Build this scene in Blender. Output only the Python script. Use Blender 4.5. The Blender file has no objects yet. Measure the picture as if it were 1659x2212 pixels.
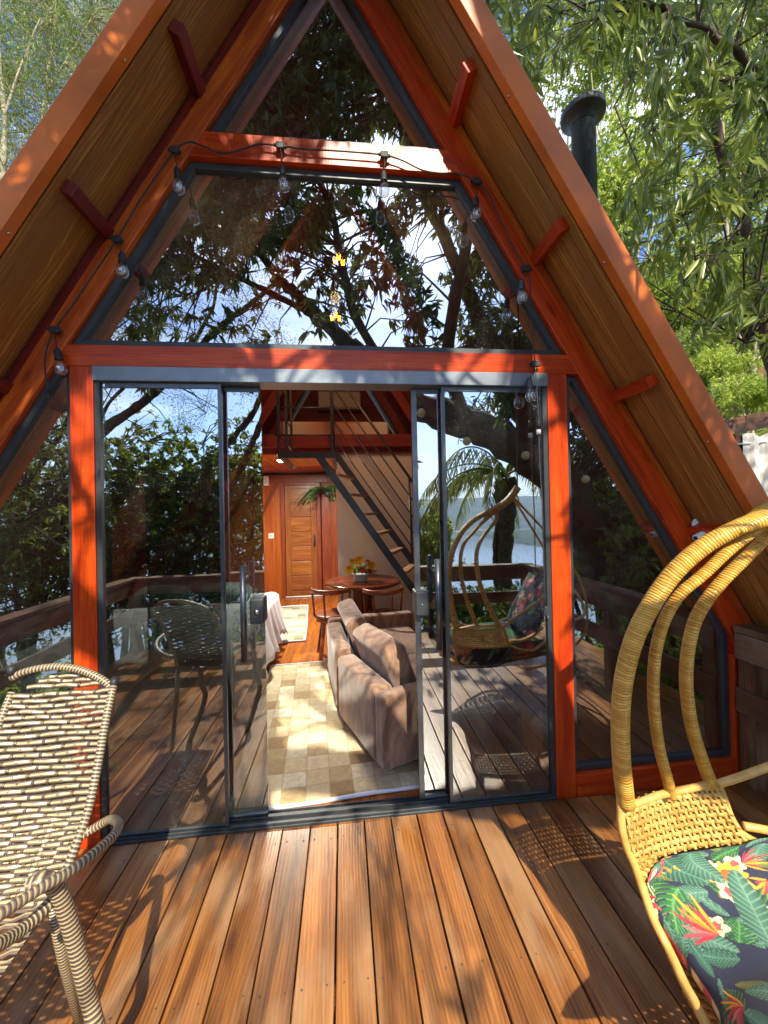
import bpy, math, random
import numpy as np
from mathutils import Vector
rnd = random.Random(7); rs = np.random.RandomState(11)
R = math.radians
# ------------------------------------------------------------------ camera, sky, sun, exposure
F_, YAW, PITCH, ROLL, CY, CD, CE = 841.6, .1048, .0064, -.0212, 1096.3, 2.042, 1.6
Fv = np.array([math.sin(YAW)*math.cos(PITCH), math.cos(YAW)*math.cos(PITCH), math.sin(PITCH)])
r0 = np.array([math.cos(YAW), -math.sin(YAW), 0]); u0 = np.cross(r0, Fv)
Rv = r0*math.cos(ROLL)+u0*math.sin(ROLL); Uv = -r0*math.sin(ROLL)+u0*math.cos(ROLL)
CC = np.array([0, -CD, CE])
sc = bpy.context.scene; col = sc.collection
cd = bpy.data.cameras.new("camera"); cam = bpy.data.objects.new("camera", cd); col.objects.link(cam)
from mathutils import Matrix
cam.matrix_world = Matrix([[Rv[0], Uv[0], -Fv[0], CC[0]], [Rv[1], Uv[1], -Fv[1], CC[1]], [Rv[2], Uv[2], -Fv[2], CC[2]], [0, 0, 0, 1]])
cd.sensor_fit = 'HORIZONTAL'; cd.sensor_width = 36; cd.lens = 36*F_/1659; cd.shift_y = -(1106-CY)/1659
cd.clip_start = .02; cd.clip_end = 20000
sc.camera = cam
SUN = np.array([.12, -1, .92]); SUN /= np.linalg.norm(SUN)
w = bpy.data.worlds.new("World"); sc.world = w; w.use_nodes = True
nt = w.node_tree; bg = nt.nodes['Background']; bg.inputs[1].default_value = .15
sky = nt.nodes.new('ShaderNodeTexSky'); sky.sky_type = 'NISHITA'; sky.sun_disc = False
sky.sun_elevation = math.asin(SUN[2]); sky.sun_rotation = math.atan2(SUN[0], SUN[1]); sky.ozone_density = 2.0
tc = nt.nodes.new('ShaderNodeTexCoord'); mp = nt.nodes.new('ShaderNodeMapping'); mp.inputs['Scale'].default_value = (1.4, 1.4, 6.5)
ns = nt.nodes.new('ShaderNodeTexNoise'); ns.inputs['Scale'].default_value = 1.7; ns.inputs['Detail'].default_value = 7; ns.inputs['Distortion'].default_value = .5
cr = nt.nodes.new('ShaderNodeValToRGB'); cr.color_ramp.elements[0].position = .47; cr.color_ramp.elements[1].position = .72
cr.color_ramp.elements[1].color = (.85, .85, .85, 1)
mx = nt.nodes.new('ShaderNodeMix'); mx.data_type = 'RGBA'; mx.inputs[7].default_value = (9, 9.6, 10.5, 1)
tn = nt.nodes.new('ShaderNodeMix'); tn.data_type = 'RGBA'; tn.blend_type = 'MULTIPLY'; tn.inputs[0].default_value = 1; tn.inputs[7].default_value = (.8, .95, 1.25, 1)
L = nt.links.new
L(tc.outputs['Generated'], mp.inputs[0]); L(mp.outputs[0], ns.inputs['Vector']); L(ns.outputs[0], cr.inputs[0]); L(cr.outputs[0], mx.inputs[0])
L(sky.outputs[0], tn.inputs[6]); L(tn.outputs[2], mx.inputs[6]); L(mx.outputs[2], bg.inputs[0])
sd = bpy.data.lights.new("sun", 'SUN'); sd.energy = 4.5; sd.angle = R(.5); sd.color = (1, .90, .72)
so = bpy.data.objects.new("sun", sd); col.objects.link(so); so.rotation_euler = Vector(SUN).to_track_quat('Z', 'Y').to_euler()
sc.view_settings.view_transform = 'Standard'; sc.view_settings.look = 'None'; sc.view_settings.exposure = 1.0; sc.view_settings.gamma = 1
sc.cycles.max_bounces = 10; sc.cycles.transparent_max_bounces = 24; sc.cycles.use_denoising = True
sc.cycles.sample_clamp_indirect = 6

# ------------------------------------------------------------------ measuring helpers (survey of the place)
def _ray(px, py): return Fv+Rv*(px-829.5)/F_-Uv*(py-CY)/F_
def at(px, py, Y=0.): d = _ray(px, py); return CC+d*((Y+CD)/d[1])
def atz(px, py, Z=0.): d = _ray(px, py); return CC+d*((Z-CE)/d[2])
GL = .05                                   # plane of the glass
def rf(px, py, g):                         # a point standing g metres in front of the glass, seen mirrored in it
    p = at(px, py, GL+g); p[1] = GL-g; return p
def A(*a): return np.array(a, float)
def nrm(v): v = np.asarray(v, float); n = np.linalg.norm(v); return v/n if n > 1e-9 else v

# ------------------------------------------------------------------ mesh builder
class MB:
    def __init__(s): s.v = []; s.f = []; s.uv = []; s.mi = []; s.m = 0; s.sm = []; s.smooth = False
    def face(s, idx, uv): s.f.append(idx); s.uv.extend(uv); s.mi.append(s.m); s.sm.append(s.smooth)
    def obox(s, c, ax, hs):                # centre, three unit axes, half sizes; UV u runs along the longest axis
        c = np.asarray(c, float); ax = [np.asarray(a, float) for a in ax]; b = len(s.v); o = rnd.random()*20
        sg = [(x, y, z) for z in (-1, 1) for y in (-1, 1) for x in (-1, 1)]
        for g in sg: s.v.append(tuple(c+sum(ax[k]*hs[k]*g[k] for k in range(3))))
        lo = int(np.argmax(hs)); q = [(0, 2, 3, 1), (4, 5, 7, 6), (0, 1, 5, 4), (2, 6, 7, 3), (0, 4, 6, 2), (1, 3, 7, 5)]
        fa = [2, 2, 1, 1, 0, 0]
        for k, (i, j) in enumerate(zip(q, fa)):
            rest = [a for a in range(3) if a != j]
            if lo in rest: ua = lo; va = [a for a in rest if a != lo][0]
            else: ua, va = rest
            s.face(tuple(b+t for t in i), [(sg[t][ua]*hs[ua]+o, sg[t][va]*hs[va]+o*.7+j*.3) for t in i])
        return s
    def box(s, lo, hi):
        lo, hi = np.asarray(lo, float), np.asarray(hi, float)
        return s.obox((lo+hi)/2, (A(1, 0, 0), A(0, 1, 0), A(0, 0, 1)), (hi-lo)/2)
    def beam(s, p0, p1, w, h, side=(0, 1, 0)):   # w measured along side, h along the third axis
        p0, p1 = np.asarray(p0, float), np.asarray(p1, float); d = nrm(p1-p0); sd = nrm(np.asarray(side, float)-d*np.dot(d, side)); t = np.cross(d, sd)
        return s.obox((p0+p1)/2, (d, sd, t), (np.linalg.norm(p1-p0)/2, w/2, h/2))
    def prism(s, poly, off):                # planar polygon extruded by vector off
        b = len(s.v); n = len(poly); off = np.asarray(off, float); P = [np.asarray(p, float) for p in poly]
        e = [np.linalg.norm(P[(i+1) % n]-P[i]) for i in range(n)]; k = int(np.argmax(e)); U = nrm(P[(k+1) % n]-P[k]); W = np.cross(nrm(off), U); o = rnd.random()*20
        uvf = lambda p: (float(np.dot(p, U))+o, float(np.dot(p, W)))
        for p in P: s.v.append(tuple(p))
        for p in P: s.v.append(tuple(p+off))
        s.face(tuple(range(b+n-1, b-1, -1)), [uvf(P[i]) for i in range(n-1, -1, -1)])
        s.face(tuple(range(b+n, b+2*n)), [uvf(p) for p in P])
        ol = np.linalg.norm(off)
        for i in range(n):
            j = (i+1) % n; du = float(np.dot(P[i], U))+o; dv = float(np.dot(P[j], U))+o
            if abs(du-dv) < 1e-4: dv = du+e[i]*.2
            s.face((b+i, b+j, b+n+j, b+n+i), [(du, 0), (dv, 0), (dv, ol), (du, ol)])
        return s
    def tube(s, pts, r, n=8, cap=True, ell=None, up=(0, 0, 1), uvs=1.):
        pts = [np.asarray(p, float) for p in pts]; m = len(pts); r = [r]*m if np.isscalar(r) else list(r); b = len(s.v)
        u = None; acc = 0.; us = []; psm = s.smooth; s.smooth = True
        for i, p in enumerate(pts):
            d = nrm(pts[min(i+1, m-1)]-pts[max(i-1, 0)])
            if u is None: u = np.asarray(up, float)
            u = u-d*np.dot(u, d)
            if np.linalg.norm(u) < 1e-3: u = A(1, 0, 0)-d*d[0]
            u = nrm(u); v = np.cross(d, u)
            if i: acc += np.linalg.norm(p-pts[i-1])
            us.append(acc)
            for k in range(n):
                a = 2*math.pi*k/n; ex, ey = (1, 1) if ell is None else ell
                s.v.append(tuple(p+r[i]*(ex*math.cos(a)*u+ey*math.sin(a)*v)))
        for i in range(m-1):
            for k in range(n):
                k2 = (k+1) % n; a0, a1 = k/n, (k+1)/n
                s.face((b+i*n+k, b+i*n+k2, b+(i+1)*n+k2, b+(i+1)*n+k), [(us[i]*uvs, a0), (us[i]*uvs, a1), (us[i+1]*uvs, a1), (us[i+1]*uvs, a0)])
        if cap:
            s.face(tuple(b+k for k in range(n-1, -1, -1)), [(0, 0)]*n); s.face(tuple(b+(m-1)*n+k for k in range(n)), [(acc*uvs, 0)]*n)
        s.smooth = psm; return s
    def lathe(s, c, prof, n=16, ax=(0, 0, 1)):
        c = np.asarray(c, float); ax = nrm(ax); u = nrm(np.cross(ax, (1, 0, 0) if abs(ax[0]) < .9 else (0, 1, 0))); v = np.cross(ax, u); b = len(s.v); m = len(prof)
        psm = s.smooth; s.smooth = True
        for (r, z) in prof:
            for k in range(n):
                a = 2*math.pi*k/n; s.v.append(tuple(c+ax*z+r*(math.cos(a)*u+math.sin(a)*v)))
        for i in range(m-1):
            for k in range(n):
                k2 = (k+1) % n; s.face((b+i*n+k, b+i*n+k2, b+(i+1)*n+k2, b+(i+1)*n+k), [(k/n, i/m), ((k+1)/n, i/m), ((k+1)/n, (i+1)/m), (k/n, (i+1)/m)])
        if prof[0][0] > 1e-4: s.face(tuple(b+k for k in range(n-1, -1, -1)), [(0, 0)]*n)
        if prof[-1][0] > 1e-4: s.face(tuple(b+(m-1)*n+k for k in range(n)), [(0, 0)]*n)
        s.smooth = psm; return s
    def grid(s, G, closed=False):           # G: rows x cols x 3
        b = len(s.v); a, c = G.shape[:2]; psm = s.smooth; s.smooth = True
        for i in range(a):
            for j in range(c): s.v.append(tuple(G[i, j]))
        for i in range(a-1):
            for j in range(c-1): s.face((b+i*c+j, b+i*c+j+1, b+(i+1)*c+j+1, b+(i+1)*c+j), [(j/(c-1), i/(a-1)), ((j+1)/(c-1), i/(a-1)), ((j+1)/(c-1), (i+1)/(a-1)), (j/(c-1), (i+1)/(a-1))])
        s.smooth = psm; return s
    def build(s, name, mat, parent=None, bevel=0, seg=2):
        o0 = wl(parent) if parent is not None else A(0, 0, 0)
        me = bpy.data.meshes.new(name); me.from_pydata((np.array(s.v, float)-o0).tolist(), [], [tuple(int(i) for i in f) for f in s.f])
        ul = me.uv_layers.new(name='UVMap'); ul.data.foreach_set('uv', np.array(s.uv, dtype=np.float32).ravel().copy())
        me.polygons.foreach_set('use_smooth', np.array(s.sm, dtype=bool))
        for m in (mat if isinstance(mat, (list, tuple)) else [mat]): me.materials.append(m)
        me.polygons.foreach_set('material_index', np.array(s.mi, dtype=np.int32)); me.update()
        o = bpy.data.objects.new(name, me); col.objects.link(o)
        if parent is not None: o.parent = parent
        if bevel:
            bm = o.modifiers.new('bevel', 'BEVEL'); bm.width = bevel; bm.segments = seg; bm.limit_method = 'ANGLE'; bm.angle_limit = R(40)
        return o
def wl(o):
    p = A(0, 0, 0)
    while o is not None: p = p+np.array(o.location); o = o.parent
    return p
def tag(o, label=None, cat=None, group=None, kind=None):
    for k, v in (('label', label), ('category', cat), ('group', group), ('kind', kind)):
        if v: o[k] = v
    return o
def thing(name, loc, label, cat, group=None):
    o = bpy.data.objects.new(name, None); o.empty_display_size = .1; col.objects.link(o); o.location = tuple(loc); return tag(o, label, cat, group)
def dup(root, loc, label=None):
    r = root.copy(); col.objects.link(r); r.location = tuple(loc)
    if label: r['label'] = label
    for ch in [c for c in bpy.data.objects if c.parent == root]:
        c = ch.copy(); col.objects.link(c); c.parent = r
        for g in [q for q in bpy.data.objects if q.parent == ch]:
            d = g.copy(); col.objects.link(d); d.parent = c
    return r
def fastmesh(name, V, faces, mat, parent=None, smooth=False):   # numpy arrays, all faces of one size
    o0 = wl(parent) if parent is not None else A(0, 0, 0)
    me = bpy.data.meshes.new(name); V = (V-o0).astype(np.float32); nf, k = faces.shape
    me.vertices.add(len(V)); me.vertices.foreach_set('co', V.ravel())
    me.loops.add(nf*k); me.loops.foreach_set('vertex_index', faces.astype(np.int32).ravel())
    me.polygons.add(nf); me.polygons.foreach_set('loop_start', np.arange(0, nf*k, k, dtype=np.int32)); me.polygons.foreach_set('loop_total', np.full(nf, k, dtype=np.int32))
    if smooth: me.polygons.foreach_set('use_smooth', np.ones(nf, bool))
    me.materials.append(mat); me.update(calc_edges=True); me.validate()
    o = bpy.data.objects.new(name, me); col.objects.link(o)
    if parent is not None: o.parent = parent
    return o
def curve(pts, n=8):                        # Catmull-Rom through points
    P = [np.asarray(p, float) for p in pts]; P = [2*P[0]-P[1]]+P+[2*P[-1]-P[-2]]; out = []
    for i in range(1, len(P)-2):
        for k in range(n):
            t = k/n; a, b, c, d = P[i-1:i+3]
            out.append(.5*((2*b)+(c-a)*t+(2*a-5*b+4*c-d)*t*t+(3*b-a-3*c+d)*t**3))
    out.append(P[-2]); return out

# ------------------------------------------------------------------ materials
class N:
    def __init__(s, name):
        s.m = bpy.data.materials.new(name); s.m.use_nodes = True; s.t = s.m.node_tree; s.b = s.t.nodes['Principled BSDF']; s.o = s.t.nodes['Material Output']
    def n(s, typ, **k):
        x = s.t.nodes.new('ShaderNode'+typ)
        for a, v in k.items():
            if a.startswith('i_'): x.inputs[a[2:].replace('_', ' ')].default_value = v
            else: setattr(x, a, v)
        return x
    def l(s, a, b): s.t.links.new(a, b)
    def math(s, op, a, b=0., c=None):
        x = s.n('Math', operation=op)
        for i, v in enumerate((a, b, c)):
            if v is None: continue
            if hasattr(v, 'is_linked'): s.l(v, x.inputs[i])
            else: x.inputs[i].default_value = v
        return x.outputs[0]
    def ramp(s, src, stops):
        x = s.n('ValToRGB'); e = x.color_ramp.elements
        while len(e) < len(stops): e.new(.5)
        for i, (p, c) in enumerate(stops): e[i].position = p; e[i].color = (*c, 1) if len(c) == 3 else c
        s.l(src, x.inputs[0]); return x.outputs[0]
    def mix(s, f, a, b, bt='MIX'):
        x = s.n('Mix', data_type='RGBA', blend_type=bt)
        for i, v in ((0, f), (6, a), (7, b)):
            if hasattr(v, 'is_linked'): s.l(v, x.inputs[i])
            else: x.inputs[i].default_value = (*v, 1) if isinstance(v, tuple) and len(v) == 3 else v
        return x.outputs[2]
    def bump(s, h, st=.3, d=.01):
        x = s.n('Bump'); x.inputs['Strength'].default_value = st; x.inputs['Distance'].default_value = d; s.l(h, x.inputs['Height']); s.l(x.outputs[0], s.b.inputs['Normal'])
    def col(s, c):
        if hasattr(c, 'is_linked'): s.l(c, s.b.inputs['Base Color'])
        else: s.b.inputs['Base Color'].default_value = (*c, 1)
    def set(s, **k):
        for a, v in k.items(): s.b.inputs[a.replace('_', ' ')].default_value = v
def plain(name, c, rough=.5, metal=0., var=.12, scale=8, spec=.5, bump=0):
    q = N(name); tcn = q.n('TexCoord'); no = q.n('TexNoise', i_Scale=scale, i_Detail=5.); q.l(tcn.outputs['Object'], no.inputs['Vector'])
    q.col(q.ramp(no.outputs[0], [(.3, tuple(x*(1-var) for x in c)), (.7, tuple(min(1, x*(1+var)) for x in c))]))
    q.set(Roughness=rough, Metallic=metal); q.b.inputs['Specular IOR Level'].default_value = spec
    if bump: q.bump(no.outputs[0], bump, .004)
    return q.m
def wood(name, c, dark, rough=.45, gs=1., ring=.06, knots=.0, contrast=.5, spec=.4, bump=.25, saw=0, rv=.25, wear=None):
    q = N(name); uv = q.n('UVMap'); geo = q.n('NewGeometry'); rp = geo.outputs['Random Per Island']
    sx = q.n('SeparateXYZ'); q.l(uv.outputs[0], sx.inputs[0])
    off = q.math('MULTIPLY', rp, 37.)
    def vec(a, b):
        x = q.n('CombineXYZ'); q.l(q.math('MULTIPLY', sx.outputs[0], a), x.inputs[0]); q.l(q.math('MULTIPLY', sx.outputs[1], b), x.inputs[1]); q.l(off, x.inputs[2]); return x.outputs[0]
    g1 = q.n('TexNoise', i_Scale=1., i_Detail=5., i_Distortion=1.2); q.l(vec(1.3*gs, 16*gs), g1.inputs['Vector'])
    g2 = q.n('TexNoise', i_Scale=1., i_Detail=3.); q.l(vec(7*gs, 190*gs), g2.inputs['Vector'])
    g3 = q.n('TexNoise', i_Scale=1., i_Detail=2.); q.l(vec(.8, 2.5), g3.inputs['Vector'])
    # rings: cathedral grain
    rg = q.math('SINE', q.math('MULTIPLY', q.math('ADD', q.math('MULTIPLY', sx.outputs[1], 1.), q.math('MULTIPLY', g3.outputs[0], .16)), 420.*gs))
    t = q.math('ADD', q.math('MULTIPLY', g1.outputs[0], .5), q.math('ADD', q.math('MULTIPLY', g2.outputs[0], .28), q.math('MULTIPLY', rg, ring)))
    cm = q.ramp(t, [(.5-.22*contrast-.02, dark), (.44+.1, c), (.8, tuple(min(1, x*1.25) for x in c))])
    br = q.math('ADD', 1-rv, q.math('MULTIPLY', rp, 2*rv)); 
    cb = q.n('CombineXYZ'); [q.l(br, cb.inputs[i]) for i in range(3)]
    cm = q.mix(1., cm, cb.outputs[0], 'MULTIPLY')
    h = t
    if knots:
        vo = q.n('TexVoronoi', i_Scale=1., feature='F1'); q.l(vec(1.7, 6.5), vo.inputs['Vector'])
        kk = q.ramp(vo.outputs['Distance'], [(knots*.5, (1, 1, 1)), (knots, (.55, .55, .55)), (knots*1.6, (0, 0, 0))])
        cm = q.mix(q.math('MULTIPLY', kk, .8), cm, tuple(x*.45 for x in dark))
    if saw:
        wv = q.n('TexNoise', i_Scale=1., i_Detail=2.); q.l(vec(160, 3), wv.inputs['Vector'])
        ms = q.n('TexNoise', i_Scale=1., i_Detail=2.); q.l(vec(1.5, 3), ms.inputs['Vector'])
        sm = q.math('MULTIPLY', q.math('GREATER_THAN', wv.outputs[0], .54), q.ramp(ms.outputs[0], [(.42, (0, 0, 0)), (.6, (1, 1, 1))]))
        cm = q.mix(q.math('MULTIPLY', sm, saw), cm, tuple(x*.5 for x in c)); h = q.math('ADD', t, q.math('MULTIPLY', wv.outputs[0], .5))
    if wear:
        wn = q.n('TexNoise', i_Scale=1., i_Detail=6.); q.l(vec(2.2, 6), wn.inputs['Vector'])
        cm = q.mix(q.ramp(wn.outputs[0], [(.50, (0, 0, 0)), (.68, (.7, .7, .7))]), cm, wear); sn = q.n('TexNoise', i_Scale=1.7, i_Detail=7., i_Distortion=.8); tco = q.n('TexCoord'); q.l(tco.outputs['Object'], sn.inputs['Vector']); cm = q.mix(q.ramp(sn.outputs[0], [(.50, (0, 0, 0)), (.66, (.55, .55, .55))]), cm, tuple(x*.8 for x in dark))
    q.col(cm); q.set(Roughness=rough); q.b.inputs['Specular IOR Level'].default_value = spec
    rr = q.ramp(g3.outputs[0], [(.35, (rough*.8,)*3), (.65, (min(1, rough*1.2),)*3)]); q.l(rr, q.b.inputs['Roughness'])
    q.bump(h, bump, .004); return q.m
def leafmat(name, c1, c2, c3, tr=.35, rough=.45, spec=.4):
    q = N(name); geo = q.n('NewGeometry'); rp = geo.outputs['Random Per Island']
    tcn = q.n('TexCoord'); no = q.n('TexNoise', i_Scale=.9, i_Detail=3.); q.l(tcn.outputs['Object'], no.inputs['Vector'])
    f = q.math('ADD', q.math('MULTIPLY', rp, .6), q.math('MULTIPLY', q.math('SUBTRACT', no.outputs[0], .3), 1.))
    c = q.ramp(f, [(.1, c1), (.5, c2), (.95, c3)]); q.col(c); q.set(Roughness=rough); q.b.inputs['Specular IOR Level'].default_value = spec
    tl = q.n('BsdfTranslucent'); q.l(q.mix(.25, c, (.75, .8, .15)), tl.inputs[0]); ms = q.n('MixShader'); ms.inputs[0].default_value = tr
    q.l(q.b.outputs[0], ms.inputs[1]); q.l(tl.outputs[0], ms.inputs[2]); q.l(ms.outputs[0], q.o.inputs[0]); return q.m
def emit(name, c, st):
    q = N(name); q.set(Emission_Strength=st); q.b.inputs['Emission Color'].default_value = (*c, 1); q.col(tuple(min(1, x) for x in c)); return q.m
def glass(name, tint, fac, facg, dust=0):
    q = N(name); tr = q.n('BsdfTransparent'); tr.inputs[0].default_value = (*tint, 1); gl = q.n('BsdfGlossy'); gl.inputs['Roughness'].default_value = 0; gl.inputs[0].default_value = (.93, .97, 1, 1)
    lw = q.n('LayerWeight'); lw.inputs[0].default_value = .5; f = q.math('ADD', fac, q.math('MULTIPLY', q.math('POWER', lw.outputs['Facing'], 3.), facg))
    # faint waviness of toughened panes
    tcn = q.n('TexCoord'); no = q.n('TexNoise', i_Scale=2.2, i_Detail=1.); q.l(tcn.outputs['Object'], no.inputs['Vector']); bp = q.n('Bump'); bp.inputs['Strength'].default_value = .12; bp.inputs['Distance'].default_value = .004
    q.l(no.outputs[0], bp.inputs['Height']); q.l(bp.outputs[0], gl.inputs['Normal'])
    ms = q.n('MixShader'); q.l(f, ms.inputs[0]); q.l(tr.outputs[0], ms.inputs[1]); q.l(gl.outputs[0], ms.inputs[2]); fin = ms.outputs[0]
    if dust:                                # dust and dried drips
        d1 = q.n('TexNoise', i_Scale=3., i_Detail=5., i_Distortion=.6); mp_ = q.n('Mapping'); mp_.inputs['Scale'].default_value = (1, 1, .45); q.l(tcn.outputs['Object'], mp_.inputs[0]); q.l(mp_.outputs[0], d1.inputs['Vector']); d2 = q.n('TexVoronoi', i_Scale=70.); q.l(tcn.outputs['Object'], d2.inputs['Vector'])
        f2 = q.math('ADD', q.math('MULTIPLY', q.ramp(d1.outputs[0], [(.45, (0, 0, 0)), (.75, (1, 1, 1))]), dust*1.4), q.math('MULTIPLY', q.math('MULTIPLY', q.math('LESS_THAN', d2.outputs['Distance'], .10), q.math('GREATER_THAN', d1.outputs[0], .5)), .35))
        df = q.n('BsdfDiffuse'); df.inputs[0].default_value = (.7, .72, .74, 1); m2 = q.n('MixShader'); q.l(f2, m2.inputs[0]); q.l(fin, m2.inputs[1]); q.l(df.outputs[0], m2.inputs[2]); fin = m2.outputs[0]
    q.l(fin, q.o.inputs[0]); return q.m

M = {}
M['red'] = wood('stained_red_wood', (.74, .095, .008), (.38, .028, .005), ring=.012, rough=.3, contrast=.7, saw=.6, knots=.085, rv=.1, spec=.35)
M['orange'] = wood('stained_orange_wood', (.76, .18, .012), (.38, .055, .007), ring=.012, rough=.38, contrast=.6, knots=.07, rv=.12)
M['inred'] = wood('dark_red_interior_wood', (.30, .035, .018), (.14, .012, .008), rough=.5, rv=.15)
M['soffit'] = wood('soffit_boards', (.52, .235, .045), (.28, .11, .02), rough=.45, gs=.8, contrast=.35, rv=.08, bump=.2)
M['fascia'] = plain('orange_painted_metal', (.66, .15, .010), .36, 0, .28, 3.5, bump=.05)
M['roof'] = plain('roof_sheet', (.35, .12, .04), .5)
M['deck'] = wood('deck_boards', (.37, .145, .032), (.11, .036, .009), rough=.33, contrast=.9, knots=.085, rv=.36, spec=.6, bump=.5, ring=.035, wear=(.36, .21, .10))
M['rail'] = wood('rail_timber', (.24, .10, .035), (.09, .035, .012), rough=.6, contrast=.7, knots=.07, rv=.2, bump=.4, wear=(.3, .2, .11))
M['floor'] = wood('polished_floor', (.50, .17, .022), (.26, .07, .01), rough=.22, contrast=.5, rv=.14, spec=.6, bump=.06)
M['door'] = wood('varnished_door', (.42, .15, .03), (.20, .055, .012), rough=.33, contrast=.7, rv=.14)
M['table'] = wood('dark_varnish_table', (.20, .045, .015), (.08, .015, .006), rough=.14, contrast=.5, rv=.12, spec=.7, bump=.05)
M['treadw'] = wood('pale_tread_wood', (.50, .33, .22), (.28, .15, .09), rough=.3, rv=.12)
M['chairwood'] = wood('reddish_chair_wood', (.38, .10, .02), (.18, .035, .01), rough=.3, rv=.1, bump=.1)
M['orpanel'] = wood('orange_wall_boards', (.58, .16, .02), (.34, .07, .01), rough=.4, gs=.6, contrast=.5, rv=.1, bump=.15)
M['dtrim'] = wood('door_trim', (.36, .08, .02), (.18, .03, .01), rough=.4, rv=.1, bump=.1)
M['screw'] = plain('screw_head', (.10, .07, .05), .5, .3)
M['alu'] = plain('dark_aluminium', (.05, .056, .062), .45, .4, .15, 20)
M['aluf'] = plain('brushed_grey_aluminium', (.095, .105, .12), .35, .7, .1, 20)
M['head'] = plain('grey_header_aluminium', (.20, .23, .26), .4, .55, .1, 14)
M['black'] = plain('black_metal', (.035, .045, .055), .45, .3, .1)
M['blackp'] = plain('black_rubber', (.02, .02, .022), .55)
M['chrome'] = plain('steel', (.6, .6, .6), .18, 1.)
M['plaster'] = plain('cream_plaster', (.56, .53, .45), .85, 0, .05, 3, bump=.15)
M['white'] = plain('white_plastic', (.8, .8, .78), .4, 0, .02)
M['sheet'] = plain('white_cotton', (.72, .73, .80), .85, 0, .06, 6, bump=.1)
M['greysheet'] = plain('loft_sheet', (.55, .57, .55), .9, 0, .05, 5)
M['blanket'] = plain('pale_blue_grey_blanket', (.45, .55, .56), .9, 0, .1, 4, bump=.2)
M['pillow'] = plain('printed_pillow_cotton', (.20, .24, .23), .9, 0, .5, 14)
M['teal'] = plain('teal_blanket', (.10, .32, .36), .9, 0, .2, 9, bump=.3)
M['bedwood'] = wood('bed_frame_wood', (.16, .06, .03), (.07, .025, .012), rough=.5)
M['bark'] = plain('bark', (.085, .06, .042), .9, 0, .45, 7, bump=.8)
M['barkl'] = plain('pale_bark', (.34, .29, .19), .9, 0, .35, 4, bump=.6)
M['palmbark'] = plain('palm_bark', (.12, .085, .055), .95, 0, .5, 12, bump=.8)
M['lf_can'] = leafmat('canopy_leaf', (.018, .045, .010), (.045, .09, .022), (.11, .16, .035), .3)
M['lf_long'] = leafmat('long_leaf', (.07, .12, .016), (.17, .24, .035), (.36, .40, .06), .42, .34, .55)
M['lf_bright'] = leafmat('bright_leaf', (.14, .24, .03), (.30, .40, .05), (.58, .58, .10), .45)
M['lf_bush'] = leafmat('bush_leaf', (.04, .09, .012), (.10, .18, .022), (.26, .32, .04), .5)
M['lf_wisp'] = leafmat('wispy_leaf', (.07, .13, .025), (.15, .23, .04), (.32, .38, .08), .42)
M['lf_palm'] = leafmat('palm_leaf', (.05, .08, .02), (.12, .15, .03), (.26, .24, .05), .4)
M['lf_fern'] = leafmat('fern_leaf', (.03, .12, .03), (.06, .2, .05), (.12, .3, .08), .3)
q = N('suede_upholstery'); tcn = q.n('TexCoord'); n1 = q.n('TexNoise', i_Scale=5., i_Detail=6., i_Distortion=1.6); n2 = q.n('TexNoise', i_Scale=260., i_Detail=2.)
mpp = q.n('Mapping'); mpp.inputs['Scale'].default_value = (1.5, 1.5, .6); q.l(tcn.outputs['Object'], mpp.inputs[0]); q.l(mpp.outputs[0], n1.inputs['Vector']); q.l(tcn.outputs['Object'], n2.inputs['Vector'])
q.col(q.ramp(n1.outputs[0], [(.36, (.12, .06, .034)), (.5, (.24, .135, .082)), (.62, (.32, .195, .12))])); q.set(Roughness=.9, Sheen_Weight=.5); q.bump(n2.outputs[0], .15, .002); M['suede'] = q.m
def tiles(name, sx, sy, pal, grout):
    q = N(name); uv = q.n('UVMap'); s = q.n('SeparateXYZ'); q.l(uv.outputs[0], s.inputs[0])
    a = q.math('MULTIPLY', s.outputs[0], sx); b = q.math('MULTIPLY', s.outputs[1], sy)
    fa, fb = q.math('FLOOR', a), q.math('FLOOR', b); c = q.n('CombineXYZ'); q.l(fa, c.inputs[0]); q.l(fb, c.inputs[1])
    wn = q.n('TexWhiteNoise'); q.l(c.outputs[0], wn.inputs['Vector']); cc = q.ramp(wn.outputs['Value'], pal)
    tcn = q.n('TexCoord'); n1 = q.n('TexNoise', i_Scale=22., i_Detail=6., i_Distortion=1.); q.l(tcn.outputs['Object'], n1.inputs['Vector'])
    cc = q.mix(.6, cc, q.ramp(n1.outputs[0], [(.3, (.55, .5, .42)), (.7, (1, 1, 1))]), 'MULTIPLY')
    d = q.math('MINIMUM', q.math('PINGPONG', a, .5), q.math('PINGPONG', b, .5)); e = q.ramp(d, [(.0, (1, 1, 1)), (.05, (0, 0, 0))])
    q.col(q.mix(q.math('MULTIPLY', e, .6), cc, grout)); q.set(Roughness=.8, Sheen_Weight=.2)
    q.bump(q.math('ADD', n1.outputs[0], q.math('MULTIPLY', q.math('MINIMUM', d, .1), 8.)), .35, .006); return q.m
M['rug'] = tiles('patchwork_hide', 1, 1, [(0, (.36, .23, .09)), (.3, (.58, .46, .25)), (.6, (.70, .60, .38)), (1, (.78, .72, .54))], (.30, .24, .14))
M['rug2'] = tiles('patchwork_hide_grey', 1, 1, [(0, (.22, .22, .13)), (.4, (.42, .41, .30)), (.7, (.55, .55, .46)), (1, (.62, .62, .55))], (.25, .24, .18))
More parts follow.
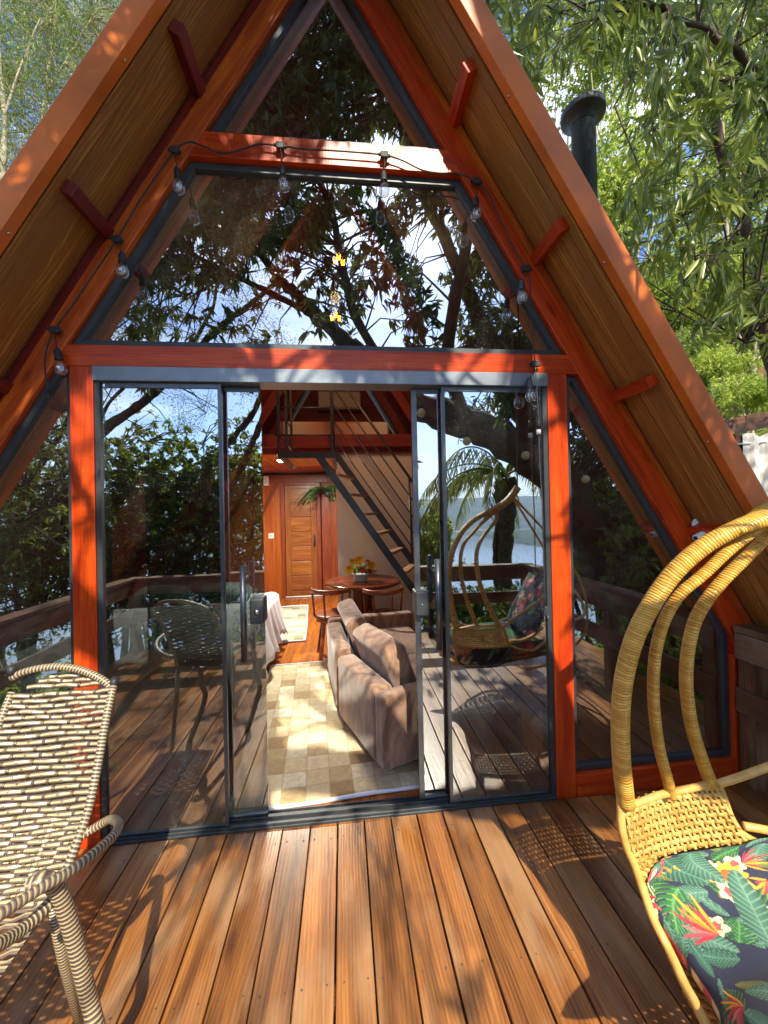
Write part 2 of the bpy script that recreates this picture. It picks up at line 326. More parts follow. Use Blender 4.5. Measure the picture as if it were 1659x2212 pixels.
def stripes(name, turns, stops, rough=.35, helix=1.):
    q = N(name); uv = q.n('UVMap'); s = q.n('SeparateXYZ'); q.l(uv.outputs[0], s.inputs[0])
    f = q.math('FRACT', q.math('ADD', q.math('MULTIPLY', s.outputs[0], turns), q.math('MULTIPLY', s.outputs[1], helix)))
    q.col(q.ramp(f, stops)); q.set(Roughness=rough); q.bump(q.math('PINGPONG', f, .5), .4, .004); return q.m
CR = (.47, .37, .20); BR = (.15, .11, .082); BK = (.05, .042, .038)
M['wrap'] = stripes('striped_plastic_wrap', 92, [(0, BR), (.12, CR), (.36, CR), (.42, BR), (.6, BK), (.9, BR)])
for e in (0,): pass
M['strand'] = stripes('striped_strand', 0, [(0, BK), (.14, BR), (.36, BR), (.39, CR), (.61, CR), (.64, BR), (.86, BR), (1, BK)], helix=1.)
q = N('rattan'); uv = q.n('UVMap'); geo = q.n('NewGeometry'); tcn = q.n('TexCoord'); n1 = q.n('TexNoise', i_Scale=30., i_Detail=5.); q.l(tcn.outputs['Object'], n1.inputs['Vector'])
f = q.math('ADD', q.math('MULTIPLY', n1.outputs[0], .6), q.math('MULTIPLY', geo.outputs['Random Per Island'], .4))
q.col(q.ramp(f, [(.25, (.42, .21, .04)), (.5, (.62, .36, .09)), (.75, (.76, .50, .16))])); q.set(Roughness=.38); q.b.inputs['Specular IOR Level'].default_value = .5; q.bump(n1.outputs[0], .2, .003); M['rattan'] = q.m
q = N('wrapped_rattan'); uv = q.n('UVMap'); s = q.n('SeparateXYZ'); q.l(uv.outputs[0], s.inputs[0]); tcn = q.n('TexCoord'); n1 = q.n('TexNoise', i_Scale=9., i_Detail=3.); q.l(tcn.outputs['Object'], n1.inputs['Vector']); n2 = q.n('TexNoise', i_Scale=60., i_Detail=3.); q.l(tcn.outputs['Object'], n2.inputs['Vector'])
uu = q.math('ADD', q.math('MULTIPLY', s.outputs[0], 125.), q.math('MULTIPLY', n1.outputs[0], 5.)); cell = q.n('TexWhiteNoise', noise_dimensions='1D'); q.l(q.math('FLOOR', uu), cell.inputs['W']); pp = q.math('PINGPONG', uu, .5)
cc = q.ramp(q.math('ADD', q.math('MULTIPLY', n2.outputs[0], .45), q.math('MULTIPLY', cell.outputs['Value'], .5)), [(.2, (.54, .26, .03)), (.5, (.70, .38, .055)), (.8, (.80, .50, .11))])
q.col(q.mix(q.ramp(pp, [(.0, (1, 1, 1)), (.13, (0, 0, 0))]), cc, (.12, .055, .012))); q.set(Roughness=.32); q.bump(q.math('MINIMUM', q.math('MULTIPLY', pp, 3.), 1.), .6, .003); M['rwrap'] = q.m
M['glass'] = glass('reflective_window_glass', (.52, .58, .57), .38, .5, .012)
M['glassd'] = glass('dimmed_window_glass', (.40, .44, .44), .40, .5, .012)  # upper panes' tint darkened to dim the lamplit red lining behind them
M['bulbglass'] = glass('clear_bulb_glass', (.90, .88, .84), .22, .75)
M['terracotta'] = plain('brown_roof', (.2, .08, .05), .8)
q = N('hillside_soil'); tcn = q.n('TexCoord'); n1 = q.n('TexNoise', i_Scale=.8, i_Detail=8.); q.l(tcn.outputs['Object'], n1.inputs['Vector'])
q.col(q.ramp(n1.outputs[0], [(.3, (.05, .08, .02)), (.5, (.14, .16, .04)), (.6, (.24, .14, .06)), (.75, (.35, .13, .06))])); q.set(Roughness=.95); M['ground'] = q.m
q = N('forested_hill'); tcn = q.n('TexCoord'); n1 = q.n('TexNoise', i_Scale=.012, i_Detail=9.); q.l(tcn.outputs['Object'], n1.inputs['Vector'])
q.col(q.ramp(n1.outputs[0], [(.35, (.02, .045, .02)), (.55, (.045, .08, .03)), (.7, (.12, .14, .05))])); q.set(Roughness=1.); q.b.inputs['Specular IOR Level'].default_value = 0; M['hill'] = q.m
q = N('lake_water'); q.col((.12, .17, .2)); q.set(Roughness=.12); n1 = q.n('TexNoise', i_Scale=.05, i_Detail=4.); tcn = q.n('TexCoord'); q.l(tcn.outputs['Object'], n1.inputs['Vector']); q.bump(n1.outputs[0], .3, 1.); M['water'] = q.m

# ------------------------------------------------------------------ ground, lake, hills
def hgt(x, y):
    h = -1.1+np.where(y > -4, .0, -.45*(-4-y))
    h = np.maximum(h, -182)
    rise = .62*np.maximum(0, x-3.4)*np.clip((y+6)/5, 0, 1)+.1*np.maximum(0, y-7)
    h = h+np.minimum(rise, 26)+.12*np.sin(x*1.7+y)*np.cos(y*1.3)
    return h
gx = np.concatenate([np.linspace(-600, -22, 12), np.linspace(-20, 40, 90), np.linspace(45, 600, 12)])
gy = np.concatenate([np.linspace(-700, -430, 6), np.linspace(-420, -22, 24), np.linspace(-20, 40, 90), np.linspace(50, 400, 8)])
XX, YY = np.meshgrid(gx, gy); G = np.stack([XX, YY, hgt(XX, YY)], -1)
tag(MB().grid(G).build('ground', M['ground']), kind='structure')
m = MB(); m.grid(np.array([[[-9000., -9000, -180], [9000, -9000, -180]], [[-9000, -400, -180], [9000, -400, -180]]])); tag(m.build('water', M['water']), kind='structure')
def ridge(name, x0, x1, y0, y1, hf, nx=120, ny=26):
    xs = np.linspace(x0, x1, nx); ys = np.linspace(y0, y1, ny); X, Y = np.meshgrid(xs, ys); Z = hf(X, Y)+rs.randn(*X.shape)*3
    tag(MB().grid(np.stack([X, Y, Z], -1)).build(name, M['hill']), kind='structure')
ridge('hills', -7500, 7500, -6400, -3050, lambda X, Y: -188+285*np.clip((-3100-Y)/1100, 0, 1)**.8+24*np.sin(X/900.)+12*np.sin(X/310.+1))
ridge('hills', 900, 3800, -3050, -1450, lambda X, Y: -190+250*np.exp(-(((X-2300)/820)**2+((Y+2250)/430)**2)*.9)+10*np.sin(X/130.))

# ------------------------------------------------------------------ deck
XD0, XD1, YD0 = -2.5, 2.36, -2.82
m = MB(); x = -.334-.137*16; k = 0
while x < XD1+.45:
    g = .005+.004*rnd.random(); x1 = x+.137
    y1 = -.012 if -1.3 < x < 2.62 else .9
    if x1 > XD0: m.box((x+g/2, YD0+rnd.uniform(-.01, .01), -.032+rnd.uniform(-.001, .001)), (x1-g/2, y1, rnd.uniform(-.0015, .001)))
    if x1 > XD0:
        m.m = 1
        for yy in (-.10, -.70, -1.35, -2.0, -2.7):
            for xx in (x+.028, x+.109): m.lathe((xx+rnd.uniform(-.004, .004), yy+rnd.uniform(-.006, .006), -.001), [(.0042, 0), (.0042, .0026), (0, .0018)], 7)
        m.m = 0
    x = x1; k += 1
deck = tag(m.build('deck', [M['deck'], M['screw']], bevel=.003, seg=1), kind='structure')
fr = thing('timber_substructure', (0, -1.4, -.5), 'timber joists and posts carrying the deck above the slope', 'deck frame')
m = MB()
for y in (-2.7, -2.0, -1.35, -.7, -.1): m.box((XD0, y-.03, -.2), (XD1+.4, y+.03, -.035))
m.build('joist', M['rail'], fr)
for xx in (XD0+.1, -1, .6, XD1-.1):
    for yy in (-2.65, -.2): MB().box((xx-.06, yy-.06, -2.2), (xx+.06, yy+.06, -.2)).build('support', M['rail'], fr)
# railing: thing with boards and posts
def railing(label, p0, p1, posts, ins, top=.88):
    p0, p1 = A(*p0), A(*p1); d = nrm(p1-p0); nrmv = A(*ins, 0)
    t = thing('deck_railing', (*((p0+p1)[:2]/2), 0), label, 'railing', 'railings round the deck')
    MB().beam((*p0[:2], top-.018), (*p1[:2], top-.018), .13, .036, side=nrmv).build('top_cap', M['rail'], t, .004)
    for z0, z1 in ((top-.19, top-.04), (.40, .54)):
        q0 = p0+nrmv*.045; q1 = p1+nrmv*.045
        MB().beam((*q0[:2], (z0+z1)/2), (*q1[:2], (z0+z1)/2), .028, z1-z0, side=nrmv).build('rail_board', M['rail'], t, .004)
    for s in posts:
        c = p0+(p1-p0)*s
        MB().obox((c[0], c[1], (top-.04-.25)/2), (A(1, 0, 0), A(0, 1, 0), A(0, 0, 1)), (.045, .045, (top-.04+.25)/2)).build('post', M['rail'], t, .004)
    return t
railing('far deck railing beside the lake side slope, mirrored in the doors', (XD0+.03, -2.72, 0), (XD1, -2.72, 0), (.01, .34, .66, .99), (0, 1))
railing('left deck railing, mirrored in the narrow left pane', (XD0+.05, -2.64, 0), (XD0+.05, -.45, 0), (.35, .98), (1, 0))
rr_ = railing('right deck railing meeting the foot of the roof', (2.285, -2.64, 0), (2.285, -.012, 0), (.3, .62, .981), (-1, 0), .895)
# wide end board next to the facade on the right
MB().box((2.332, -.16, .0), (2.42, -.13, .84)).build('post', M['rail'], rr_, .004)

# ------------------------------------------------------------------ the A frame cabin
XC, SL = -.034, .604
cab = thing('cabin', (XC, 0, 0), 'red stained timber A frame cabin with orange roof edge and mirrored glass front', 'cabin')
hw = lambda half, z: half-SL*z
def pr(s, half, z, y): return A(XC+s*hw(half, z), y, z)
nz = 1/math.sqrt(1+SL*SL)
ZB, ZT = -.05, 4.9
for s in (-1, 1):
    # structural rafter, face at y=0
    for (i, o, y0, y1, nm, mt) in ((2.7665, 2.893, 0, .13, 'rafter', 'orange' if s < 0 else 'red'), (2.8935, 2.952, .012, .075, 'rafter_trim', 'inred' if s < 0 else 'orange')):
        zt_i, zt_o = i/SL, o/SL
        m = MB(); m.prism([pr(s, i, ZB, y0), pr(s, o, ZB, y0), A(XC, y0, zt_o), A(XC, y0, zt_i)], (0, y1-y0, 0)); m.build(nm, M[mt], cab, .004)
    # roof slab with soffit and metal edge
    YB, YF = 6.2, -.31
    a, b = 2.955, 3.06
    m = MB(); m.prism([pr(s, a+.004, -.3, YF+.01), pr(s, b, -.3, YF+.01), A(XC, YF+.01, b/SL), A(XC, YF+.01, (a+.004)/SL)], (0, YB-YF, 0)); rs_ = m.build('roof_panel', M['roof'], cab)
    # soffit boards run along the slope: thin strips side by side in Y
    m = MB(); y = YF
    L0, L1 = pr(s, a-.004, -.3, 0), A(XC+s*.01, 0, (a-.02)/SL); inn = A(-s*nz, 0, -SL*nz)
    ys = [YF+.012, -.245, -.175, -.118, -.06, -.012]
    for k in range(len(ys)-1):
        yc = (ys[k]+ys[k+1])/2; hh = abs(ys[k+1]-ys[k])
        m.obox((L0+L1)/2+A(0, yc, 0)+inn*(0.0+.0025*(k % 2)), (nrm(L1-L0), A(0, 1, 0), inn), (np.linalg.norm(L1-L0)/2, hh/2-.0012, .004))
    m.build('soffit', M['soffit'], rs_)
    m = MB(); f0, f1 = YF-.045, YF+.008
    m.prism([pr(s, a-.004, -.3, f0), pr(s, b+.012, -.3, f0), A(XC, f0, (b+.012)/SL), A(XC, f0, (a-.004)/SL)], (0, f1-f0, 0)); m.build('fascia', M['fascia'], rs_, .003)
    for z in (.75, 1.9, 2.75, 3.5):
        c = pr(s, a-.006, z, YF-.018); MB().lathe(c, [(.006, 0), (.006, .003), (.003, .006)], 8, ax=inn).build('screw', M['chrome'], rs_)
    # purlin stubs under the soffit
    for z in ((3.72, 2.985, 2.235, 1.47) if s > 0 else (3.76, 3.02, 2.25, 1.45)):
        c = pr(s, 2.955, z, 0)+inn*.035; d = nrm(L1-L0)
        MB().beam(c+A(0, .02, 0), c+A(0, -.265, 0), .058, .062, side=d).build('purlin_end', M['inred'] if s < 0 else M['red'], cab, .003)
    # inner frames deeper in the room, and lining
    for yy in (1.35, 2.55, 3.6, 4.6):
        m = MB(); m.prism([pr(s, 2.78, 0, yy), pr(s, 2.93, 0, yy), A(XC, yy, 2.93/SL), A(XC, yy, 2.78/SL)], (0, .09, 0)); m.build('inner_rafter', M['inred'], cab)
    m = MB(); m.prism([pr(s, 2.935, -.03, .14), pr(s, 2.952, -.03, .14), A(XC, .14, 2.952/SL), A(XC, .14, 2.935/SL)], (0, 5.9, 0)); m.build('ceiling_lining', M['inred'], cab)
# cross beams
for z0, z1, nm in ((2.335, 2.44, 0), (3.408, 3.537, 1)):
    h0, h1 = hw(2.7665, z0)-.0015, hw(2.7665, z1)-.0015
    MB().prism([A(XC-h0, -.004, z0), A(XC+h0, -.004, z0), A(XC+h1, -.004, z1), A(XC-h1, -.004, z1)], (0, .13, 0)).build('crossbeam', M['red'], cab, .003)
for x0, x1 in ((-1.312, -1.205), (1.136, 1.249)):
    MB().box((x0, -.002, -.03), (x1, .12, 2.334)).build('post', M['red'], cab, .003)
MB().box((1.25, 0, -.03), (2.232, .11, .112)).build('sill', M['red'], cab, .003)
MB().box((-2.40, 0, -.03), (-1.313, .11, .112)).build('sill', M['red'], cab, .003)
MB().box((2.234, .0, -.03), (2.36, .11, .72)).build('post', M['red'], cab, .003)
# window panes with dark aluminium frames
def pane(name, poly, fw=.034, y=.03, th=.035, gy=GL, gm='glass'):
    P = [A(p[0], y, p[1]) for p in poly]; n = len(P); c = sum(P)/n; gl_ = [p+(c-p)*.004+A(0, gy-y, 0) for p in P]
    g = MB(); g.prism(gl_, (0, .006, 0)); o = g.build(name, M[gm], cab)
    # mitred frame
    I = []
    for i in range(n):
        a, b, d = P[i-1], P[i], P[(i+1) % n]; u, v = nrm(b-a), nrm(d-b); nn1 = A(-u[2], 0, u[0]); nn2 = A(-v[2], 0, v[0])
        if np.dot(nn1, c-b) < 0: nn1 = -nn1
        if np.dot(nn2, c-b) < 0: nn2 = -nn2
        bis = nrm(nn1+nn2); I.append(b+bis*fw/max(.2, np.dot(bis, nn1)))
    m = MB()
    for i in range(n):
        j = (i+1) % n; m.prism([P[i], P[j], I[j], I[i]], (0, th, 0))
    m.build('window_frame', M['alu'], o, .002, 1); return o
e = .002
zi = lambda half, x: (half-abs(x-XC))/SL
hb = 2.7665-e
pane('window_pane', [(XC-hw(hb, 3.539), 3.539), (XC+hw(hb, 3.539), 3.539), (XC, hb/SL)], gm='glassd')
pane('window_pane', [(XC-hw(hb, 2.442), 2.442), (XC+hw(hb, 2.442), 2.442), (XC+hw(hb, 3.406), 3.406), (XC-hw(hb, 3.406), 3.406)], fw=.036, gm='glassd')
pane('window_pane', [(1.251, .114), (2.232, .114), (2.232, zi(hb, 2.232)), (XC+hw(hb, 2.333), 2.333), (1.251, 2.333)], fw=.032)
pane('window_pane', [(-1.314, .114), (-1.314, 2.333), (XC-hw(hb, 2.333), 2.333), (XC-hw(hb, .55), .55), (-2.40, .114)], fw=.032)
# door header, tracks and fixed leaves
hd = MB().box((-1.204, -.012, 2.262), (1.135, .11, 2.334)).build('door_header', M['head'], cab, .003)
tr = MB().box((-1.204, -.010, -.012), (1.135, .100, .010)); tr.box((-1.204, .001, .010), (1.135, .005, .020)); tr.box((-1.204, .044, .010), (1.135, .048, .022)); tr.box((-1.204, .090, .010), (1.135, .094, .018))
tr.build('door_track', M['alu'], cab, .001, 1)
def leaf(name, x0, x1, y, st, full=True, sides=(1, 1)):
    o = MB().box((x0+.004, y+.008, .02), (x1-.004, y+.014, 2.262)).build(name, M['glass'], cab)
    m = MB()
    if sides[0]: m.box((x0, y, .012), (x0+st, y+.022, 2.261))
    if sides[1]: m.box((x1-st, y, .012), (x1, y+.022, 2.261))
    m.box((x0+st+.0005, y+.002, .012), (x1-st-.0005, y+.02, .03)); m.box((x0+st+.0005, y+.002, 2.235), (x1-st-.0005, y+.02, 2.2605))
    m.build('door_frame', M['aluf'], o, .001, 1); return o
l1 = leaf('fixed_door_leaf', -1.178, -.605, .010, .018, sides=(0, 1)); MB().box((-1.2035, .004, .013), (-1.179, .09, 2.261)).build('door_jamb', M['alu'], cab, .001, 1)
l4 = leaf('fixed_door_leaf', .54, 1.108, .010, .018, sides=(1, 0)); MB().box((1.109, .004, .013), (1.135, .09, 2.261)).build('door_jamb', M['alu'], cab, .001, 1)
l2 = leaf('sliding_door', -1.0, -.415, .056, .008, sides=(1, 0)); l3 = leaf('sliding_door', .382, .967, .056, .030)
def handle(par, x, ys, out):
    m = MB(); m.smooth = True
    for (yy, sgn) in ((ys, 1),):
        m.tube([(x, yy, .86), (x, yy, 1.335)], .0155, 12)
        for z in (.93, 1.265): m.tube([(x, yy, z), (x, .066, z)], .008, 8)
    m.build('handle', M['aluf'], par)
handle(l2, -.505, -.03, 1); handle(l3, .488, -.03, 1)
for par, xa, xb in ((l2, -.485, -.412), (l3, .372, .447)):
    m = MB(); m.box((xa, -.0, 1.03), (xb, .105, 1.165)); lk = m.build('lock', M['alu'], par, .012, 3)
    m = MB(); m.lathe(((xa+xb)/2, -.001, 1.095), [(.0, -.004), (.013, -.004), (.013, .004)] if par is l2 else [(.0, -.001), (.004, 0), (.004, .004)], 16, ax=(0, 1, 0)); m.build('key_cylinder', M['chrome'], lk)
# interior shell
MB().box((-2.85, .12, -.1), (2.85, 6.0, -.02)).build('subfloor', M['inred'], cab)
m = MB(); x = -2.7
while x < 2.7:
    m.box((x+.0008, .116, -.02), (x+.0992, 5.9, -.0006*rnd.random())); x += .1
m.build('floor', M['floor'], cab)
YBK = 5.46
m = MB(); x = -2.9
while x < 2.9:
    if not (-1.16 < x+.09 < -.40): m.box((x+.001, YBK, 0), (x+.179, YBK+.04, 2.28))
    x += .18
m.build('back_wall', M['orpanel'], cab)
MB().prism([A(XC-2.9, YBK+.05, 0), A(XC+2.9, YBK+.05, 0), A(XC, YBK+.05, 2.9/SL)], (0, .1, 0)).build('gable_wall', M['inred'], cab)
m = MB(); m.box((-2.6, YBK-.05, 2.15), (.0, YBK-.004, 2.30)); m.build('header_beam', M['dtrim'], cab, .004)
MB().beam((-1.75, YBK-.03, 1.1), (-1.22, YBK-.03, 2.14), .05, .06).build('wall_brace', M['dtrim'], cab, .003)
MB().box((-.08, 3.1, 0), (2.9, 3.2, 2.52)).build('partition_wall', M['plaster'], cab)
MB().box((-.085, 3.2, 0), (-.02, YBK-.001, 2.3)).build('side_partition', M['dtrim'], cab)
m = MB(); m.box((-.40, YBK-.03, 0), (-.24, YBK-.001, 2.149)); m.box((-.238, YBK-.06, 0), (-.09, YBK-.001, 2.149)); m.build('wall_board', M['dtrim'], cab, .003)
# mezzanine
MB().box((-2.2, 2.98, 2.425), (2.2, 3.08, 2.585)).build('loft_beam', M['inred'], cab, .004)
m = MB(); y = 3.085
x = -2.2
while x < 2.1:
    m.box((x+.002, 3.085, 2.34), (x+.098, YBK, 2.36)); x += .1
m.build('loft_ceiling', M['orpanel'], cab)
MB().box((-2.2, 3.085, 2.37), (2.2, YBK, 2.50)).build('loft_floor', M['inred'], cab)
# entrance door with six panels
dr = MB().box((-1.085, YBK-.02, .0), (-.505, YBK+.02, 2.10)).build('door', M['door'], cab, .003)
m = MB(); m.box((-1.165, YBK-.05, 0), (-1.09, YBK-.001, 2.149)); m.box((-.50, YBK-.05, 0), (-.425, YBK-.001, 2.149)); m.box((-1.0895, YBK-.05, 2.105), (-.5005, YBK-.001, 2.149)); m.build('door_frame', M['dtrim'], cab, .004)
m = MB(); zz = .13
for k in range(7): m.box((-.985, YBK-.036, zz), (-.605, YBK-.0205, zz+.265)); zz += .275
m.build('door_panel', M['door'], dr, .008)
m = MB(); m.box((-.57, YBK-.034, .93), (-.53, YBK-.0205, 1.16)); m.tube([(-.55, YBK-.07, .96), (-.55, YBK-.08, 1.05), (-.55, YBK-.07, 1.12)], .010, 8); m.tube([(-.55, YBK-.035, .965), (-.55, YBK-.07, .965)], .008); m.tube([(-.55, YBK-.035, 1.115), (-.55, YBK-.07, 1.115)], .008)
m.build('door_handle', M['black'], dr)
MB().tube([(-1.09, YBK-.08, .015), (-.40, YBK-.08, .015)], .013, 8).build('draught_roll', M['white'], dr)
# steel stair and balcony rail
st = MB(); n0, n1 = at(684, 979, 1.95), at(901, 1286, 1.95); n1 = n0+(n1-n0)*1.38; g0, g1 = at(722, 977, 2.5), at(898, 1223, 2.5); g1 = g0+(g1-g0)*1.55
n0[1] = n1[1] = 1.95; g0[1] = g1[1] = 2.5
st.beam(n0, n1, .03, .075, side=(0, 1, 0)); st.beam(g0, g1, .03, .075, side=(0, 1, 0))
stair = st.build('stair', M['black'], cab, .002)
for k in range(1, 11):
    z = n0[2]-k*.205
    if z < .12: break
    a = n0+(n1-n0)*(n0[2]-z)/(n0[2]-n1[2]); b = g0+(g1-g0)*(g0[2]-z)/(g0[2]-g1[2])
    a = a+A(0, .02, 0); b = b-A(0, .02, 0)
    MB().prism([a+A(-.02, 0, 0), b+A(-.05, 0, 0), b+A(.03, 0, 0), a+A(.08, 0, 0)], (0, 0, -.028)).build('tread', M['treadw'], stair)
la, lb = at(600, 972, 1.95), at(716, 974, 1.95); zl = 2.2
m = MB(); m.box((la[0], 1.93, zl-.06), (lb[0]+.04, 1.97, zl)); m.box((la[0], 1.971, zl-.06), (la[0]+.04, 2.975, zl)); m.box((lb[0], 1.971, zl-.06), (lb[0]+.04, 2.975, zl))
lp = m.build('landing', M['black'], cab, .002); MB().box((la[0]+.041, 1.972, zl-.02), (lb[0]-.001, 2.975, zl+.004)).build('landing_board', M['orpanel'], lp)
m = MB()
for xx, yy in ((la[0]+.012, 1.95), (la[0]+.012, 2.5), (lb[0]+.01, 1.95), (la[0]+.012, 2.95)): m.box((xx-.014, yy-.014, zl), (xx+.014, yy+.014, zl+.98))
for dz in (.17, .45, .72, .95):
    m.tube([(la[0]-.04, 1.95, zl+dz), (lb[0]+.01, 1.95, zl+dz)], .008, 6); m.tube([(la[0]+.012, 1.95, zl+dz), (la[0]+.012, 2.97, zl+dz)], .008, 6)
m.build('balcony_rail', M['black'], lp)
m = MB(); sl = (g1-g0)/np.linalg.norm(g1-g0)
for (p, r_) in (((853, 822), .017), ((755, 822), .008), ((745, 878), .008), ((745, 937), .008), ((745, 993), .008)):
    pass
for (px, py, r_) in ((730, 862, .016), (718, 877, .007), (716, 887, .007), (715, 908, .007), (715, 930, .007)): pass
for dz, r_ in ((.98, .016), (.76, .008), (.56, .008), (.37, .008), (.18, .008)):
    a = g0+A(-.02, 0, dz+.02); m.tube([a, a+(g1-g0)], r_, 8)
for t in (.0, .62, .98): c = g0+(g1-g0)*t; m.tube([c, c+A(-.02, 0, 1.0)], .014, 8)
m.build('handrail', M['black'], stair)
# ceiling lamp under the loft
lamp = MB().box((-.88, 3.34, 2.305), (-.50, 3.56, 2.34)).build('ceiling_lamp', M['white'], cab, .004); MB().box((-.875, 3.345, 2.299), (-.505, 3.555, 2.3045)).build('lamp_panel', emit('lamp_light', (.85, 1, .75), 14), lamp)
def area(name, loc, rot, size, power, color):
    l = bpy.data.lights.new(name, 'AREA'); l.shape = 'RECTANGLE'; l.size, l.size_y = size; l.energy = power; l.color = color
    o = bpy.data.objects.new(name, l); col.objects.link(o); o.location = loc; o.rotation_euler = rot; return o
area('ceiling_lamp_light', (-.695, 3.47, 2.295), (0, 0, 0), (.28, .14), 75, (1, .95, .8))

# ------------------------------------------------------------------ things in the room
def rug(name, c, hx, hy, ang, label, mt, cell, cat='rug'):
    ca, sa = math.cos(ang), math.sin(ang); nx, ny = 30, 40; G = np.zeros((ny, nx, 3))
    for i in range(ny):
        for j in range(nx):
            a, b = (j/(nx-1)-.5)*2*hx, (i/(ny-1)-.5)*2*hy; ed = 1+.012*math.sin(7*a+3*b)
            G[i, j] = (c[0]+(a*ca-b*sa)*ed, c[1]+(a*sa+b*ca), .012+.003*math.sin(9*a)*math.sin(6*b+1))
    m = MB(); m.grid(G); m.uv = [(u*2*hx/cell, v*2*hy/cell) for u, v in m.uv]
    o = m.build(name, mt); s = o.modifiers.new('thick', 'SOLIDIFY'); s.thickness = .010; s.offset = -1
    b = MB(); P = [G[0, :], G[:, -1], G[-1, ::-1], G[::-1, 0]]
    for p in P: b.tube([q+A(0, 0, -.001) for q in p], .011, 6)
    tag(o, label, cat, 'patchwork rugs'); b.build('binding', M['sheet'], o); return o
rug('rug', (-.11, 1.14), .60, 1.0, R(4), 'large cream patchwork hide rug just inside the open doors, partly under the sofa', M['rug'], .135)
rug('rug', (-.86, 3.75), .30, .92, R(4), 'small greyish patchwork rug on the floor near the entrance door', M['rug2'], .115)
# sofa built from two modules
sofa = thing('sofa', (.25, 1.0, 0), 'brown suede sofa with loose back cushions, its back to the rug', 'sofa')
def soft(name, c, ax, hs, par, bev=.05, puff=.0):
    m = MB(); m.obox(c, ax, hs); o = m.build(name, M['suede'], par, bev, 4)
    for p in o.data.polygons: p.use_smooth = True
    ss = o.modifiers.new('sub', 'SUBSURF'); ss.levels = 2; ss.render_levels = 2; ss.subdivision_type = 'SIMPLE'
    tx = bpy.data.textures.get('puff') or bpy.data.textures.new('puff', 'CLOUDS'); tx.noise_scale = .28
    dm = o.modifiers.new('wrinkle', 'DISPLACE'); dm.texture = tx; dm.strength = .010+puff*.5; dm.mid_level = .5; return o
def module(O, th, Ln, near, far):
    u = A(-math.sin(th), math.cos(th), 0); v = A(math.cos(th), math.sin(th), 0); z = A(0, 0, 1); O = A(*O, 0)
    P = lambda a, b, c: O+u*a+v*b+z*c
    soft('back_frame', P(Ln/2, .07, .28), (u, v, z), (Ln/2-.01, .07, .225), sofa, .03)
    soft('seat_base', P(Ln/2, .50, .17), (u, v, z), (Ln/2-.01, .36, .11), sofa, .03)
    soft('seat_cushion', P(Ln/2, .52, .345), (u, v, z), (Ln/2-.012, .33, .065), sofa, .04, .01)
    ti = R(20); vz = nrm(v*math.cos(ti)-z*math.sin(ti)); zz = nrm(z*math.cos(ti)+v*math.sin(ti)*-1)
    zz = nrm(z*math.cos(ti)-v*math.sin(ti)); vv = nrm(v*math.cos(ti)+z*math.sin(ti))
    soft('back_cushion', P(Ln/2, .23, .55), (u, vv, zz), (Ln/2-.03, .085, .185), sofa, .05, .02)
    if near: soft('armrest', P(-.055, .43, .285), (u, v, z), (.055, .43, .215), sofa, .02)
    if far: soft('armrest', P(Ln+.07, .46, .30), (u, v, z), (.07, .44, .23), sofa, .04)
    return P
P1 = module((.165, .33), R(21), .66, True, False); P2 = module((-.085, 1.04), R(7), .82, False, True)
for P, a, b in ((P1, .0, .12), (P1, .0, .75), (P2, .8, .1), (P2, .8, .75)):
    c = P(a, b, 0); MB().lathe(c, [(.016, .012), (.022, .06)], 12).build('leg', M['black'], sofa)
# round table
tb = thing('round_table', (.22, 2.98, 0), 'round dark varnished pedestal table against the cream wall', 'table')
m = MB(); m.lathe((.22, 2.64, 0), [(.0, .725), (.43, .725), (.452, .733), (.455, .755), (.445, .762), (0, .762)], 64); top = m.build('tabletop', M['table'], tb)
m = MB(); m.box((.10, 2.56, .03), (.20, 2.60, .72)); m.box((.27, 2.68, .03), (.35, 2.72, .72)); m.box((.201, 2.61, .05), (.268, 2.66, .7)); m.build('pedestal', M['chairwood'], tb, .004)
MB().box((-.12, 2.60, .69), (.56, 2.655, .724)).build('top_rail', M['chairwood'], tb, .004); MB().box((.05, 2.45, 0), (.38, 2.83, .029)).build('base', M['chairwood'], tb, .004)
def stool(loc, label, rot=0):
    t = thing('low_back_chair', loc, label, 'chair', 'round seated wooden chairs'); lx, ly = loc[:2]; ca, sa = math.cos(rot), math.sin(rot)
    Q = lambda x, y, z: A(lx+x*ca-y*sa, ly+x*sa+y*ca, z)
    m = MB(); m.lathe((lx, ly, 0), [(0, .445), (.185, .445), (.205, .452), (.208, .468), (.19, .476), (0, .470)], 40); m.build('seat', M['chairwood'], t)
    arc = [Q(.215*math.cos(a), -.215*math.sin(a), .735) for a in np.linspace(R(-12), R(192), 20)]
    m = MB(); m.tube(arc, .021, 8, ell=(1.25, .75)); m.build('backrest', M['chairwood'], t)
    for a in (R(5), R(62), R(118), R(175)):
        m = MB(); m.tube([Q(.19*math.cos(a), -.19*math.sin(a), .47), Q(.212*math.cos(a), -.212*math.sin(a), .73)], .0115, 8); m.build('spindle', M['chairwood'], t)
    for a in (R(45), R(135), R(225), R(315)):
        MB().beam(Q(.12*math.cos(a), .12*math.sin(a), .445), Q(.20*math.cos(a), .20*math.sin(a), .0), .04, .028, side=(ca, sa, 0)).build('leg', M['chairwood'], t, .004)
    m = MB(); m.lathe((lx, ly, 0), [(.155, .40), (.175, .40), (.175, .444), (.155, .444)], 30); m.build('apron', M['chairwood'], t)
    return t
stool((-.15, 2.34, 0), 'round seated wooden chair nearer the entrance door, left of the table leg', R(8))
stool((.415, 2.22, 0), 'round seated wooden chair between the table and the sofa, under the stair', R(-6))
